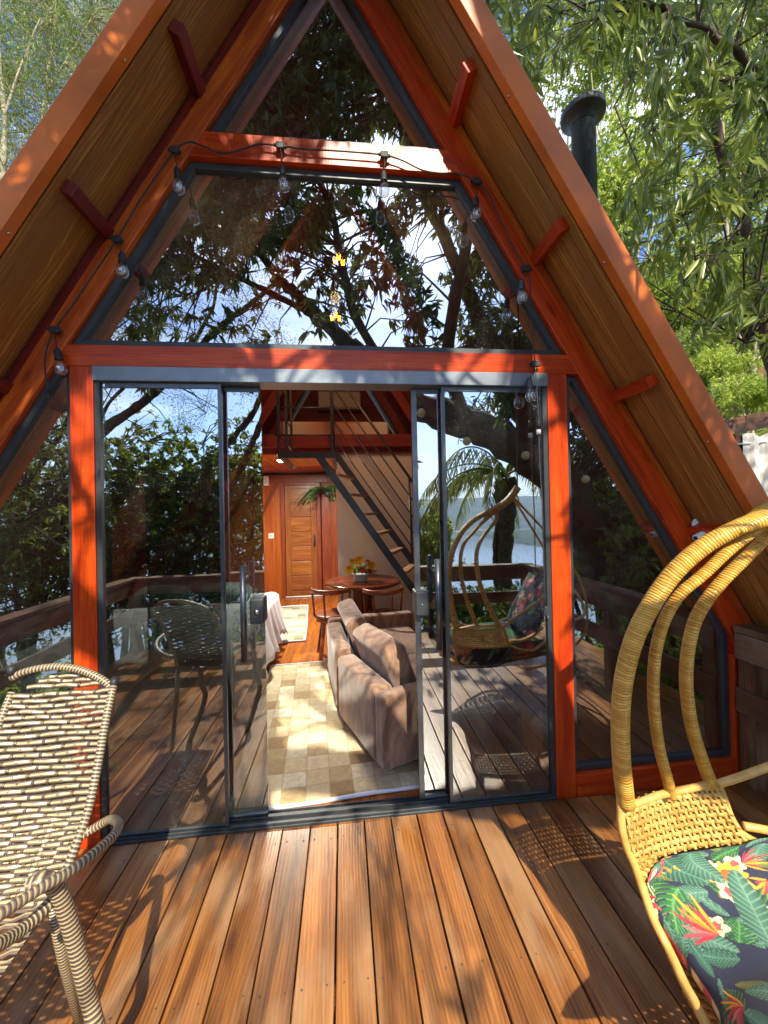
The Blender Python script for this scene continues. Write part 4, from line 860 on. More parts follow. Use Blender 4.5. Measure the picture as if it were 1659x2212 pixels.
# tropical cushion: printed cloth, the print is woven into a colour attribute of the cushion itself
def leafshape(X, Y, cx, cy, ang, ln, wd, notch=0, veins=9.):
    ca, sa = math.cos(ang), math.sin(ang); x = (X-cx)*ca+(Y-cy)*sa; y = -(X-cx)*sa+(Y-cy)*ca; t = x/ln
    w_ = wd*np.sqrt(np.clip(t, 0, 1))*np.clip(1-t, 0, 1)**.6*1.5; ins = (t > 0) & (t < 1) & (abs(y) < w_)
    if notch: ins &= ~((np.sin((t*1.0-abs(y)/ln*.9)*notch*6.28) > .45) & (abs(y) > w_*.28))
    vein = (abs(y) < wd*.035) | (np.sin((t-abs(y)/ln*.8)*veins*6.28) > .80); return ins, vein, t, np.abs(y)/(w_+1e-6)
def print_cloth(X, Y, seed=3, fixed=()):
    C = np.zeros(X.shape+(3,)); C[:] = (.022, .026, .055); rr = random.Random(seed); LF = list(fixed)
    for k in range(95): LF.insert(0, (rr.uniform(-.05, 1.05), rr.uniform(-.05, 1.05), rr.uniform(0, 6.28), rr.uniform(.10, .2), rr.choice(('m', 'l', 'l', 'n', 'g', 'l', 'b', 'h', 'f'))))
    for (cx, cy, an, ln, kd) in LF:
        if kd in 'mlng':
            wd = {'m': .24, 'l': .085, 'n': .11, 'g': .07}[kd]*ln/.3; ins, ve, t, e_ = leafshape(X, Y, cx, cy, an, ln, wd, 7 if kd == 'm' else 0, 7 if kd == 'm' else 11)
            c = {'m': (.045, .23, .06), 'l': (.11, .30, .20), 'n': (.06, .20, .13), 'g': (.16, .34, .07)}[kd]; c2 = {'m': (.20, .48, .16), 'l': (.28, .50, .36), 'n': (.18, .40, .27), 'g': (.55, .25, .15)}[kd]
            sh = (1-.5*e_)[..., None]; C = np.where(ins[..., None], np.array(c)*sh*.62, C); C = np.where((ins & ve)[..., None], np.array(c2)*.55, C)
        elif kd == 'b':                      # bird of paradise
            for j, (da, l2, cc) in enumerate(((-1.2, .7, (.5, .03, .05)), (-.85, .95, (.62, .06, .08)), (-.5, .8, (.72, .14, .12)), (-.2, 1.0, (.55, .03, .05)), (.1, .85, (.80, .20, .03)), (.38, 1.0, (.85, .36, .03)), (.62, .7, (.5, .04, .05)), (.9, .85, (.80, .30, .03)))):
                ins, ve, t, e_ = leafshape(X, Y, cx, cy, an+da*.75, ln*l2, ln*.06); C = np.where(ins[..., None], np.array(cc)*(1.15-.4*e_)[..., None], C)
        elif kd == 'f' or kd == 'o' or kd == 'h':
            n_ = {'f': 5, 'o': 12, 'h': 5}[kd]
            for j in range(n_):
                ins, ve, t, e_ = leafshape(X, Y, cx, cy, an+j*6.283/n_, ln*.5, ln*{'f': .26, 'o': .12, 'h': .34}[kd]); cc = {'f': (.78, .62, .36), 'o': (.80, .36, .05), 'h': (.70, .12, .14)}[kd]
                C = np.where(ins[..., None], np.array(cc)*(1-.12*e_+.05*t)[..., None], C); C = np.where((ins & (t < .35))[..., None], np.array({'f': (.6, .08, .08), 'o': (.6, .12, .02), 'h': (.5, .04, .08)}[kd]), C)
    return C
q = N('printed_cushion_cloth'); at_ = q.n('VertexColor', layer_name='print'); q.col(at_.outputs[0]); q.set(Roughness=.85, Sheen_Weight=.03); tcn = q.n('TexCoord'); n1 = q.n('TexNoise', i_Scale=400.); q.l(tcn.outputs['Object'], n1.inputs['Vector']); q.bump(n1.outputs[0], .1, .001); M['print'] = q.m
def cushion(name, fn, nu, nv, label, fixed, seed):
    U_, V_ = np.meshgrid(np.linspace(0, 1, nu), np.linspace(0, 1, nv)); Pt = np.array([[fn(U_[i, j], V_[i, j], 1) for j in range(nu)] for i in range(nv)]); Pb = np.array([[fn(U_[i, j], V_[i, j], -1) for j in range(0, nu, 4)] for i in range(0, nv, 4)])
    m = MB(); m.grid(Pt); k = len(m.v); m.grid(Pb[:, ::-1]); o = m.build(name, M['print']); ca = o.data.color_attributes.new('print', 'FLOAT_COLOR', 'POINT')
    C = print_cloth(U_, V_, seed, fixed).reshape(-1, 3); Cb = print_cloth(*np.meshgrid(np.linspace(1, 0, Pb.shape[1]), np.linspace(0, 1, Pb.shape[0])), seed+1).reshape(-1, 3)
    al = np.ones((len(C)+len(Cb), 4), np.float32); al[:, :3] = np.concatenate([C, Cb]); ca.data.foreach_set('color', al.ravel()); return tag(o, label, 'cushion')
LU = curve([at(x, y, Y) for x, y, Y in ((1425, 1872, -.935), (1400, 1905, -.945), (1397, 1935, -.955), (1416, 1970, -.985), (1456, 2030, -1.03), (1492, 2082, -1.08), (1529, 2135, -1.13), (1557, 2185, -1.18), (1582, 2225, -1.23), (1620, 2310, -1.32), (1640, 2420, -1.42))], 6)
LT = curve([at(x, y, Y) for x, y, Y in ((1425, 1872, -.935), (1445, 1855, -.915), (1501, 1841, -.905), (1557, 1833, -.90), (1613, 1828, -.905), (1659, 1812, -.91), (1800, 1800, -.93), (1980, 1800, -.96))], 8)
def cl(C, t): k = t*(len(C)-1); i = min(int(k), len(C)-2); return C[i]+(C[i+1]-C[i])*(k-i)
def seatcush(u, v, s_):
    p = cl(LU, v)+cl(LT, u)-LU[0]; ed = (max(0, 1-abs(2*u-1)**5)*max(0, 1-abs(2*v-1)**6))**.5
    return p+A(0, 0, .012+(.045 if s_ > 0 else -.07)*ed+.006*math.sin(u*13+v*5)*ed*(s_ > 0)-.02)
cushion('seat_cushion', seatcush, 300, 260, 'navy tropical print seat cushion lying in the hanging rattan chair', [(.02, .10, .6, .22, 'm'), (.22, .30, 2.6, .22, 'm'), (.36, .26, .4, .18, 'm'), (.10, .02, .1, .12, 'b'), (.15, .20, .3, .22, 'g'), (.12, .42, .9, .22, 'l'), (.24, .62, -2.6, .16, 'n'), (.24, .50, -2.2, .20, 'b'), (.48, .30, 1., .22, 'o'), (.42, .22, 0, .10, 'f'), (.42, .36, .5, .10, 'f'), (.50, .42, .3, .10, 'f'), (.03, .09, 0, .07, 'h'), (.40, .60, -1.2, .36, 'l'), (.35, .80, .3, .4, 'l'), (.18, .08, .9, .3, 'n'), (.30, .06, 1.1, .3, 'l')], 5)
def backcush(u, v, s_):
    e_ = (max(0, 1-abs(2*u-1)**4)*max(0, 1-abs(2*v-1)**4))**.5; return A(1.52+.26*v+.09*s_*e_, -.96-.56*u, .52+.46*v)+A(-.04*e_*s_, 0, .02*s_*e_)
cushion('back_cushion', backcush, 90, 90, 'upright tropical print cushion at the far end of the hanging chair, seen mirrored', [], 9)

# ------------------------------------------------------------------ vegetation
def projv(P):
    d = P-CC; z = d@Fv; return 829.5+F_*(d@Rv)/z, CY-F_*(d@Uv)/z, z
def projr(P): Q = P.copy(); Q[:, 1] = 2*GL-Q[:, 1]; return projv(Q)
# places that get sun through gaps of the crown
SPOTS = [((-.05, .5, .0), .42), ((-.25, 1.05, .0), .3), ((.0, .25, 0.), .42), ((-.3, -.75, 0), .45), ((1.3, -.5, 0), .35), ((.3, -.9, 0), .4), ((.1, -.3, 0), .3), ((-1.2, -.35, 0), .3), ((1.9, -.6, 0), .3), ((.1, .8, .6), .34), ((.25, .35, .4), .25), ((1.0, -.95, 1.3), .5), ((.8, -.95, .9), .45), ((1.0, -1.2, .5), .4), ((-1.0, -.62, .75), .34), ((-.9, -.85, .45), .22), ((.95, 0, 2.38), .45), ((.3, 0, 3.47), .4), ((1.19, 0, 1.9), .22), ((-1.26, 0, .4), .4), ((-1.26, 0, 1.3), .3), ((-1.26, 0, 2.), .2), ((1.19, 0, .4), .4), ((1.19, 0, 1.2), .3), ((1.6, 0, .05), .25), ((-.3, 0, 2.38), .3), ((2.2, -.1, .6), .3), ((-.45, -.9, 0), .22), ((.62, -.4, 0), .2), ((.95, -.55, 0), .16), ((-.75, -1.25, 0), .2), ((-.1, -.2, 0), .14), ((2.2, -.3, 3.0), .6)]
def sunlit(P, frac=.96):
    keep = np.ones(len(P), bool)
    for (t, r_) in SPOTS:
        d = P-np.array(t); s_ = d@SUN; q_ = d-s_[:, None]*SUN; keep &= ~((np.linalg.norm(q_, axis=1) < r_*1.0) & (s_ > 0) & (rs.rand(len(P)) < frac))
    return keep
def limb(m, pts, r0_, r1_, n=9, rough=.12, sub=8):
    C = curve(pts, sub); k = len(C); C = [c+rs.randn(3)*r0_*.10 if 0 < i < k-1 else c for i, c in enumerate(C)]
    m.tube(C, [(r0_+(r1_-r0_)*i/(k-1))*(1+rs.uniform(-rough, rough)) for i in range(k)], n); return C
def whorls(C, k, spread=.7, down=.5, jit=.02):      # k leaves around each cluster centre
    n = len(C); P = np.repeat(C, k, 0)+rs.randn(n*k, 3)*jit; ax = rs.randn(n, 3)*.6+A(0, 0, -down); ax /= np.linalg.norm(ax, axis=1, keepdims=True)
    D = np.repeat(ax, k, 0)+rs.randn(n*k, 3)*spread; D[:, 2] -= down*.4; return P, D
def twigs(m, C, skel, every=5, r=.006, sag=.12):
    S = np.array(skel); hub = C[::every]; hubs = []
    for h in hub:
        j = int(np.argmin(((S-h)**2).sum(1))); p = S[j]; mid = (p+h)/2+A(0, 0, sag*np.linalg.norm(h-p))+rs.randn(3)*.08*np.linalg.norm(h-p)
        if np.linalg.norm(h-p) > .05: m.tube([p, mid, h], [r*2.2, r*1.5, r*.8], 5, cap=False)
        hubs.append(h)
    Hh = np.array(hubs)
    for c in C:
        j = int(np.argmin(((Hh-c)**2).sum(1))); p = Hh[j]; L_ = np.linalg.norm(c-p)
        if .03 < L_ < 1.2: m.tube([p, (p+c)/2+A(0, 0, .08*L_)+rs.randn(3)*.05*L_, c], [r*.8, r*.6, r*.35], 4, cap=False)
def tree(name, label, cat, limbs, C, k, ln, wd, lm, bm_, spread=.7, down=.5, group=None, shape='hex', every=6, r=.006, droop=.15, base=None, tw=True, fold=.25, jit=.02):
    t = thing(name, base if base is not None else limbs[0][0][0], label, cat, group); m = MB(); m.smooth = True; sk = []
    for (pts, a, b) in limbs: sk += limb(m, pts, a, b)
    if tw and len(C): twigs(m, C, sk, every, r)
    m.build('trunk', bm_, t); P, D = whorls(C, k, spread, down, jit)
    if len(P): leaves('crown', P, D, ln*rs.uniform(.65, 1.2, len(P)), wd*rs.uniform(.7, 1.15, len(P)), lm, t, shape=shape, droop=droop, fold=fold)
    return t
# the big broad crown over the deck; its limb passes above the lake side railing
n = 36000; px, py, g = rs.uniform(-150, 1500, n), rs.uniform(-350, 1010, n), rs.uniform(2.3, 5.6, n)
C = np.array([rf(a, b, c) for a, b, c in zip(px, py, g)])
p = np.where(py < 520, .85, 0.)
cl_ = .5+.5*np.sin(px/47.+np.sin(py/33.)*1.5)*np.sin(py/41.+px/90.)
p = p*(.45+.8*cl_)
p = np.where((py < 560) & (np.hypot(px-720, (py-370)*1.2) < 75), p*.35, p)
mid_ = (py >= 520) & (py < 745); p = np.where(mid_, np.where(px < 330, .22, np.where(px < 640, .13+.3*(py < 600), np.where(px < 760, .28, .5)))*(.4+.9*cl_), p)
low = py >= 745; p = np.where(low, np.where(px < 220, .10, np.where(px < 600, .03*(py < 850), np.where(px < 900, .15, np.where(px < 965, .4*(py < 860), np.where(px < 1215, .62*(py < 900)+.2*((py >= 900) & (py < 950)), .5*(py < 990)))))), p)
p = np.where((px > 860) & (py > 700) & (py < 905), np.maximum(p, .8), p)
lx, rx = 690-(py+110)*.62, 690+(py+110)*.60; p = np.where((py < 745) & ((px < lx-60) | (px > rx+90)), p*.12, p)
C = C[(rs.rand(n) < p)]; C = C[sunlit(C)]; C = C[C[:, 2] > 1.9]
SK = [([(4.3, -3.4, -2.2), (3.9, -3.2, .2), (3.1, -2.95, 1.75), (2.5, -2.8, 2.3)], .30, .25), ([(2.55, -2.8, 2.25), (1.7, -2.85, 2.66), (.9, -3.2, 3.15), (.25, -4.1, 4.2), (-.45, -4.5, 4.95), (-1.0, -4.6, 5.6), (-1.7, -4.9, 6.6)], .24, .05),
      ([(2.6, -2.8, 2.3), (2.3, -3.3, 3.6), (1.9, -3.7, 5.2), (1.2, -3.8, 6.8), (.9, -3.9, 8.2)], .17, .04), ([(1.9, -3.7, 5.2), (2.6, -3.6, 6.1), (3.4, -3.4, 7)], .08, .03), ([(.9, -3.2, 3.15), (.2, -3.3, 4.4), (-.1, -3.2, 5.8), (-.6, -3.2, 7)], .08, .025),
      ([(-.45, -4.5, 4.95), (-1.3, -4.2, 5.2), (-2.3, -4.0, 5.6), (-3.3, -4, 6.3)], .06, .02), ([(1.7, -2.85, 2.66), (1.25, -2.3, 3.2), (1.2, -1.6, 3.9), (1.3, -1.0, 4.75)], .09, .04)]
big = tree('broadleaf_tree', 'broad dark crown and heavy limb over the deck, mirrored in the upper glass', 'tree', SK, C, 9, .165, .042, M['lf_can'], M['bark'], group=None, every=7, r=.007)
# leaning limbs of a feathery tree on the left, mirrored
def rfp(L_, g0, g1=None): g1 = g0 if g1 is None else g1; return [rf(x, y, g0+(g1-g0)*i/(len(L_)-1)) for i, (x, y) in enumerate(L_)]
l1_ = rfp([(60, 1330), (150, 1080), (215, 950), (300, 880), (375, 815), (440, 738), (500, 690), (560, 640), (610, 595)], 4.6, 5.2)
l2_ = rfp([(375, 815), (430, 720), (462, 660), (470, 600), (500, 560)], 5.0, 5.3); l3_ = rfp([(215, 950), (235, 880), (290, 820), (330, 760), (350, 700)], 4.7, 5)
l4_ = rfp([(-60, 1330), (20, 1200), (90, 1130), (148, 1060), (230, 960)], 3.6, 4.4); l5_ = rfp([(-40, 1280), (30, 1120), (90, 1000), (140, 920), (200, 800)], 4.4, 5)
n = 1500; px, py = rs.uniform(-80, 620, n), rs.uniform(560, 1010, n); C = np.array([rf(a, b, c) for a, b, c in zip(px, py, rs.uniform(4.2, 5.6, n))])
kp = rs.rand(n) < np.where(px < 210, .75, np.where((py < 740), .55, np.where((py < 860) & (abs(px-300-(py-800)*.5) < 90), .35, np.where((px > 380) & (px < 470) & (abs(py-900) < 40), .8, .05)))); C = C[kp]
tree('feathery_tree', 'leaning feathery tree left of the deck, mirrored in the left glass', 'tree', [(l1_, .095, .035), (l2_, .04, .012), (l3_, .035, .012), (l4_, .13, .08), (l5_, .06, .03)], C, 34, .05, .014, M['lf_bush'], M['bark'], spread=1., down=.2, shape='quad', every=8, r=.005, jit=.09, droop=.1)
l6_ = rfp([(372, 1300), (420, 1180), (455, 1110), (510, 1030), (545, 960), (575, 880), (600, 790)], 5.2, 5.4); l7_ = rfp([(340, 1300), (380, 1230), (402, 1150), (432, 1060), (470, 985), (540, 900), (570, 840), (620, 760)], 5.4, 5.7)
C = np.array([rf(rs.uniform(500, 640), rs.uniform(745, 880), 5.4) for _ in range(70)])
tree('forked_tree', 'slim forked trunks leaning right behind the far railing, mirrored by the doors', 'tree', [(l6_, .075, .05), (l7_, .08, .045)], C, 30, .055, .015, M['lf_bush'], M['bark'], spread=1., down=.3, shape='quad', jit=.08)
# bushes beyond the railings
def bush(label, c, rx, ry, rz, n, ln, wd, lm, mask=None, k=7, grp='bushes on the slope', cat='bush', bm_=None, name='leafy_bush', lob=.35, shape='hex', tw=True, down=.2):
    c = np.asarray(c, float); d = rs.randn(n, 3); d /= np.linalg.norm(d, axis=1, keepdims=True)
    ph = rs.uniform(0, 6, 6); rad = 1+lob*np.sin(d[:, 0]*4+ph[0])*np.sin(d[:, 1]*4+ph[1])+lob*.6*np.sin(d[:, 2]*7+ph[2])*np.sin(d[:, 0]*8+ph[3])
    C = c+d*(rs.rand(n, 1)**.45)*rad[:, None]*A(rx, ry, rz)
    if mask is not None: C = C[mask(C)]
    g0 = float(hgt(c[0], c[1])); b0 = A(c[0], c[1], min(g0, c[2]-rz*.9)); L_ = []
    for j in range(5):
        e_ = c+A(rs.uniform(-.6, .6)*rx, rs.uniform(-.6, .6)*ry, rs.uniform(.1, .8)*rz); L_.append(([b0, (b0+e_)/2+A(rs.uniform(-.2, .2)*rx, 0, 0), e_], .03+.02*rx, .008))
    return tree(name, label, cat, L_, C, k, ln, wd, lm, bm_ or M['bark'], spread=.9, down=down, group=grp, every=10, r=.006, shape=shape, tw=tw)
def lakemask(C):
    x, y, z = projr(C); return ~((x > 972) & (x < 1205) & (y > 1010) & (y < 1212+12*np.sin(x/9.))) & ~((x > 215) & (x < 600) & (y < 905+28*np.sin(x/31.)+18*np.sin(x/13.))) & (C[:, 1] < -2.95) | ((C[:, 0] > 2.55) & ~((x > 972) & (x < 1205) & (y > 1010) & (y < 1212))) | (C[:, 0] < -2.75)
B = [('tall dark bush with broad leaves behind the far railing, mirrored left of centre', (330, 1075, 5.4), (1.5, 1.0, 1.35), 1500, .10, .055, 'lf_bush'),
     ('olive broad leaved bush behind the forked trunks, mirrored beside the door opening', (520, 1085, 6.0), (1.3, 1.0, 1.5), 1400, .10, .055, 'lf_bush'),
     ('dark low thicket under the left corner of the railing, mirrored', (260, 1230, 4.4), (1.2, .9, 1.0), 1000, .08, .035, 'lf_can'),
     ('shady thicket behind the middle of the far railing, mirrored above the wicker chair', (430, 1250, 4.8), (1.3, .9, .9), 1000, .08, .04, 'lf_can'),
     ('green ferny bush outside the left railing, mirrored in the narrow left pane', (60, 1180, 3.6), (1.3, 1.5, 1.3), 1500, .09, .025, 'lf_bush'),
     ('high leafy bush left of the deck, mirrored at the picture edge', (20, 1010, 5.0), (1.5, 1.4, 1.3), 900, .08, .03, 'lf_wisp'),
     ('yellow green bush in front of the lake, mirrored right of the door opening', (925, 1190, 5.6), (.75, .8, .9), 800, .09, .045, 'lf_bright'),
     ('low shrubs below the far railing, mirrored behind the hanging chair', (1040, 1330, 4.6), (1.7, .8, .55), 1100, .09, .035, 'lf_bush'),
     ('low shrubs below the far railing, mirrored behind the wicker chair', (600, 1350, 4.4), (1.6, .8, .6), 700, .09, .035, 'lf_bush'),
     ('glossy bush outside the right railing, mirrored beside the right post', (1290, 1150, 3.6), (.9, 1.2, 1.1), 1100, .13, .035, 'lf_long'),
     ('sunny bush outside the right railing, mirrored behind the rattan arches', (1430, 1230, 2.6), (.9, 1.2, 1.0), 1300, .11, .04, 'lf_bush'),
     ('tall leafy bush right of the deck, mirrored under the rafter', (1400, 1060, 4.6), (1.4, 1.2, 1.3), 1000, .14, .035, 'lf_long'),
     ('bright low plants under the right railing, mirrored near the sill', (1500, 1420, 1.6), (.8, 1.5, .6), 1000, .08, .03, 'lf_bright')]
for lb, (x, y, g), (rx, ry, rz), n_, ln, wd, lm in B: bush(lb, rf(x, y, g), rx, ry, rz, n_, ln, wd, M[lm], lakemask)
# palm
pt_ = thing('palm_tree', rf(1085, 1300, 6), 'palm with drooping fronds in front of the lake, mirrored right of the door opening', 'palm tree')
m = MB(); top = rf(1088, 1035, 6.); limb(m, [rf(1090, 1420, 6.), rf(1084, 1230, 6.), rf(1090, 1130, 6.), top], .17, .21, 14, .10); limb(m, [rf(1070, 1300, 6), rf(1066, 1180, 6), rf(1082, 1080, 6)], .04, .07, 8, .2); m.build('trunk', M['palmbark'], pt_)
PP, DD, LL = [], [], []; m = MB(); m.smooth = True
for k in range(19):
    a = 2*math.pi*k/19+rnd.uniform(-.15, .15); up_ = rnd.uniform(.35, 1.3); d = nrm(A(math.cos(a), math.sin(a)*.9, up_)); L_ = rnd.uniform(2.1, 3.0); p = top+A(0, 0, .05); path = [p]
    for i in range(26):
        p = p+d*L_/26; d = nrm(d+A(0, 0, -.07-.03*rnd.random())); path.append(p)
        if i > 3:
            s_ = nrm(np.cross(d, (0, 0, 1)))
            for sg in (-1, 1):
                for q_ in range(2): PP.append(p+d*rnd.uniform(0, L_/26)); DD.append(s_*sg*.55+d*.35+A(0, 0, -.75)+rs.randn(3)*.1); LL.append(.16+.24*math.sin(math.pi*min(1, i/26)))
    m.tube(path, [.022*(1-.8*i/26)+.003 for i in range(27)], 6)
m.build('frond_stalks', M['lf_palm'], pt_); leaves('fronds', np.array(PP), np.array(DD), np.array(LL), .022, M['lf_palm'], pt_, droop=.35, shape='hex')
# ---- trees seen directly, right of the roof: near hanging branches
n = 3700; px, py, Y = rs.uniform(1040, 1900, n), rs.uniform(-260, 980, n), rs.uniform(.1, 2.6, n)
C = np.array([at(a, b, c) for a, b, c in zip(px, py, Y)]); out = (C[:, 0]-XC) > 3.13-SL*C[:, 2]+.28
cl2 = .5+.5*np.sin(px/60.+py/80.)*np.sin(py/55.-px/95.); lowb = 470+(px-1240)*.85+60*np.sin(px/40.)
p = np.where(py < lowb, .35+.65*cl2, .10*(cl2 > .6)); p = np.where((px < 1330) & (py > 210) & (py < 520), p*.35, p); p = np.where((abs(px-1265) < 95) & (py > 130) & (py < 430), 0, p)
C = C[out & (rs.rand(n) < p) & ~((px > 1480) & (py > 745))]; C = C[C[:, 2] > .9]; C = C[sunlit(C, .6)]
SK = [([(5.6, 2.2, -.4), (5.3, 2.1, 2.0), (4.6, 1.8, 4.2), (3.6, 1.6, 6.4), (2.6, 1.3, 6.9)], .10, .02), ([(4.6, 1.8, 4.2), (4.0, 1.0, 4.8), (3.1, .6, 5.0), (2.3, .4, 5.0)], .06, .012), ([(5.3, 2.1, 2.0), (4.6, 1.4, 3.0), (3.8, 1.0, 3.3), (3.3, .8, 2.9)], .05, .01), ([(4.0, 1.0, 4.8), (3.6, 1.2, 4.0), (3.2, 1.3, 3.4)], .03, .008)]
P, D = None, None
tree('willow_leaved_tree', 'near hanging branches of long narrow leaves right of the roof', 'tree', SK, C, 8, .15, .030, M['lf_long'], M['bark'], spread=.55, down=.75, every=9, r=.004, droop=.25, fold=.15)
# ---- trees and bushes on the hillside behind
def hb(label, px, py, Y, rx, rz, n_, lm, ln=.13, wd=.06, cat='tree', name='hillside_tree', bark='barkl'):
    c = at(px, py, Y); return bush(label, c, rx, rx, rz, int(n_*2.1), ln, wd, M[lm], lambda C: ((C[:, 0]-XC) > 3.13-SL*C[:, 2]+.5) | ((C[:, 0]-XC) < -(3.13-SL*C[:, 2]+.5)), k=8, grp='trees on the hillside', cat=cat, name=name, bm_=M[bark], tw=False, shape='quad', lob=.45)
HB = [('sunny crown directly behind the stove pipe', 1330, 420, 9, 1.9, 1.9, 1100, 'lf_bright'), ('tall pale green crown above the stove pipe', 1290, 130, 10, 2.0, 1.8, 800, 'lf_bright'), ('bright crown at the right edge of the sky', 1600, 330, 10, 2.6, 2.6, 1500, 'lf_bright'), ('yellow green crown low on the hillside near the roof edge', 1420, 640, 9, 1.9, 1.7, 1100, 'lf_bright'),
      ('broad sunlit crown right of the roof edge at mid height', 1600, 620, 8, 1.9, 1.6, 1200, 'lf_bright'), ('high crown at the upper right corner', 1560, 60, 10, 2.6, 2.4, 1300, 'lf_bright'), ('shady crown beyond the right picture edge', 1850, 450, 8, 2.6, 3.5, 1200, 'lf_bush'), ('thin crown between roof edge and upper branches', 1180, 30, 12, 1.8, 2.0, 420, 'lf_wisp')]
for lb, px_, py_, Y, rx, rz, n_, lm in HB: hb(lb, px_, py_, Y, rx, rz, n_, lm)
for lb, px_, py_, Y, rx, rz, n_, lm in (('low fern like plants above the curtain shelter', 1540, 795, 7, .9, .45, 650, 'lf_bright'), ('trailing bright weeds on the bank right of the roof', 1620, 850, 6, .9, .4, 500, 'lf_bright'), ('dry leafy weeds next to the roof edge', 1480, 760, 8, .8, .5, 420, 'lf_wisp')): hb(lb, px_, py_, Y, rx, rz, n_, lm, .10, .03, 'bush', 'hillside_bush')
# tall wispy trees upper left
for j, (lb, L_, cx, cy, Y, rx, rz, n_) in enumerate((('tall wispy tree with pale trunk at the upper left', [(75, 700), (88, 420), (100, 200), (118, 60), (125, -120)], 60, 90, 9, 2.0, 3.2, 2600), ('second slender tree behind the left roof edge, with darker forked stems', [(205, 500), (215, 200), (205, 60), (190, -100)], 215, 10, 10, 1.6, 2.2, 1400), ('thin leafy tree at the far left edge', [(-40, 700), (5, 420), (10, 250), (-5, 60), (10, -80)], -60, 260, 8, 1.3, 3.0, 1000))):
    lim = [([at(x, y, Y) for x, y in L_], .07, .03)]; a = [at(x, y, Y) for x, y in L_]
    lim.append(([a[2], (a[2]+a[3])/2+A(.3, .1, .1), a[3]+A(.8, .2, .6)], .035, .01)); lim.append(([a[1], (a[1]+a[2])/2+A(-.4, .1, .2), a[2]+A(-.9, .3, .4)], .035, .01)); lim[0][0][0][2] = min(lim[0][0][0][2], float(hgt(lim[0][0][0][0], lim[0][0][0][1])))
    c = at(cx, cy, Y); d = rs.randn(n_, 3)*A(rx, 1.2, rz)*.55; C = c+d; C = C[(C[:, 0]-XC) < -(3.13-SL*C[:, 2]+.4)]
    tree('wispy_tree', lb, 'tree', lim, C, 14, .085, .022, M['lf_wisp'], M['barkl'], spread=.8, down=.5, shape='quad', every=6, r=.006, jit=.12, group='slender trees left of the roof')
# ------------------------------------------------------------------ curtain shelter at the right, festoon globes over the railing
sh = thing('curtain_shelter', (4.6, 1.5, 1), 'weathered timber shelter hung with a white curtain, right of the roof', 'shelter')
a, b = at(1560, 925, 1.5), at(1665, 905, 1.5); b = a+(b-a)*3.2; MB().beam(a, b, .07, .16).build('top_beam', M['rail'], sh, .004); c = at(1588, 940, 1.5)
MB().box((c[0]-.05, 1.45, -1), (c[0]+.03, 1.55, c[2])).build('post', M['rail'], sh, .004); MB().box((b[0]-.08, 1.45, -1), (b[0], 1.55, b[2]-.08)).build('post', M['rail'], sh, .004)
m = MB(); m.tube(curve([a+A(-.1, -.06, -.14), a+A(.1, -.07, -.17), a+A(.7, -.07, -.10), b+A(0, -.06, -.12)], 6), .008, 6); m.build('curtain_cord', M['white'], sh)
G = np.zeros((30, 120, 3)); c = at(1600, 938, 1.45)
for i in range(30):
    for j in range(120):
        G[i, j] = (c[0]+j/119*1.9, 1.43+.035*math.sin(j*.55+.8*math.sin(j*.13))*(.5+i/40)+.01*math.sin(j*1.7), c[2]-.015+.02*math.sin(j*.4)*(i < 2)+.10*j/119-i/29*2.6)
tag(MB().grid(G).build('curtain', plain('white_voile', (.72, .70, .62), .9, 0, .05, 8), None), 'white hanging curtain beside the orange roof edge', 'curtain')
bank = thing('hut', (9.5, 9, 5), 'small hut with brown roof half hidden on the hillside', 'hut')
c = at(1640, 740, 9.); MB().box((c[0]-.2, 9, c[2]-1.2), (c[0]+2.5, 11, c[2])).build('wall', M['rail'], bank); MB().prism([(c[0]-.4, 8.7, c[2]), (c[0]-.4, 11.3, c[2]), (c[0]-.4, 10, c[2]+.7)], (3.2, 0, 0)).build('roof', M['terracotta'], bank)
gl_ = thing('globe_festoon', (1.4, -2.3, 2.4), 'festoon of four pale globe bulbs under the heavy limb, mirrored in the right glass', 'string light')
gp = [rf(910, 890, 2.3), rf(1005, 955, 2.3), rf(1130, 985, 2.3), rf(1265, 1035, 2.3)]; up_ = [p+A(0, 0, .16) for p in gp]
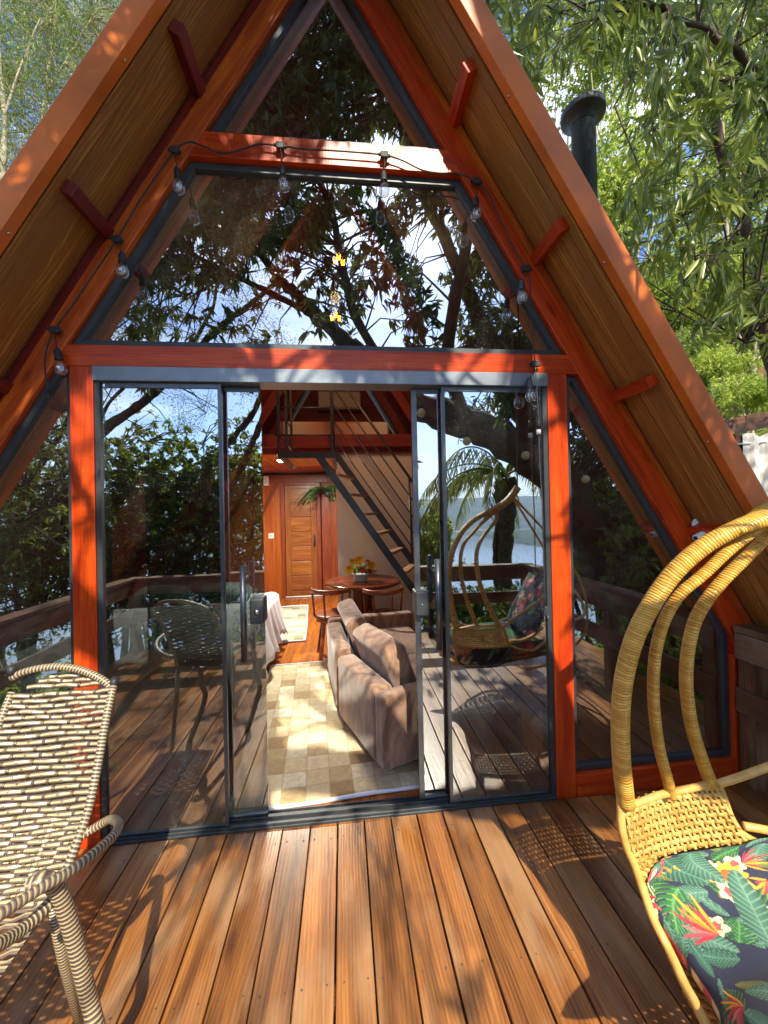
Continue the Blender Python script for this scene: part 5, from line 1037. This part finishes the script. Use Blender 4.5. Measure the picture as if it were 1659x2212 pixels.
m = MB(); m.tube(curve([up_[0]+A(-.8, -.1, .5)]+up_+[up_[-1]+A(.9, .3, .3)], 8), .006, 5); m.build('cable', M['blackp'], gl_)
for p in gp:
    m = MB(); m.tube([p+A(0, 0, .16), p+A(0, 0, .09)], .005, 5); m.lathe(p, [(.022, .045), (.022, .09), (.01, .10)], 12); sk = m.build('socket', M['blackp'], gl_); m = MB(); m.lathe(p, [(0, -.05), (.025, -.045), (.045, -.02), (.048, .0), (.04, .025), (.022, .045)], 18); m.build('bulb', plain('frosted_amber_glass', (.62, .50, .26), .3), sk)

def cover(name, label, x0, x1, y0, y1, n, ln, wd, lm, up=.6, fn=None):
    x, y = rs.uniform(x0, x1, n), rs.uniform(y0, y1, n)
    if fn is not None: k = fn(x, y); x, y = x[k], y[k]
    P = np.stack([x, y, hgt(x, y)+np.abs(rs.randn(len(x)))*up*.5*(.4+.6*np.sin(x*1.9+np.sin(y*2.3))**2)], 1); D = rs.randn(len(x), 3); D[:, 2] = np.abs(D[:, 2])
    tag(leaves(name, P, D, ln*rs.uniform(.6, 1.2, len(x)), wd*rs.uniform(.6, 1.2, len(x)), M[lm], None, shape='quad', droop=.2), label, 'undergrowth', kind='stuff')
cover('undergrowth', 'tangled leafy undergrowth on the slope below the deck railings', -14, 13, -15, 1.2, 60000, .16, .06, 'lf_bush', 1.1, lambda x, y: (y < -3.0) | (x < -2.75) | (x > 2.75))
cover('bright_undergrowth', 'sunlit yellow green undergrowth on the bank right of the cabin', 3.6, 18, 1, 20, 42000, .15, .06, 'lf_bright', .7)

# ------------------------------------------------------------------ valley air
hz = N('haze_air'); vp = hz.n('VolumePrincipled'); hz.t.nodes.remove(hz.b); vp.inputs['Color'].default_value = (.70, .84, 1, 1); vp.inputs['Density'].default_value = .00016; vp.inputs['Anisotropy'].default_value = .3; hz.l(vp.outputs[0], hz.o.inputs['Volume'])
tag(MB().box((-7600, -6500, -190), (7600, 500, 140)).build('haze', hz.m), 'pale blue air haze over the lake valley', 'haze', kind='stuff')
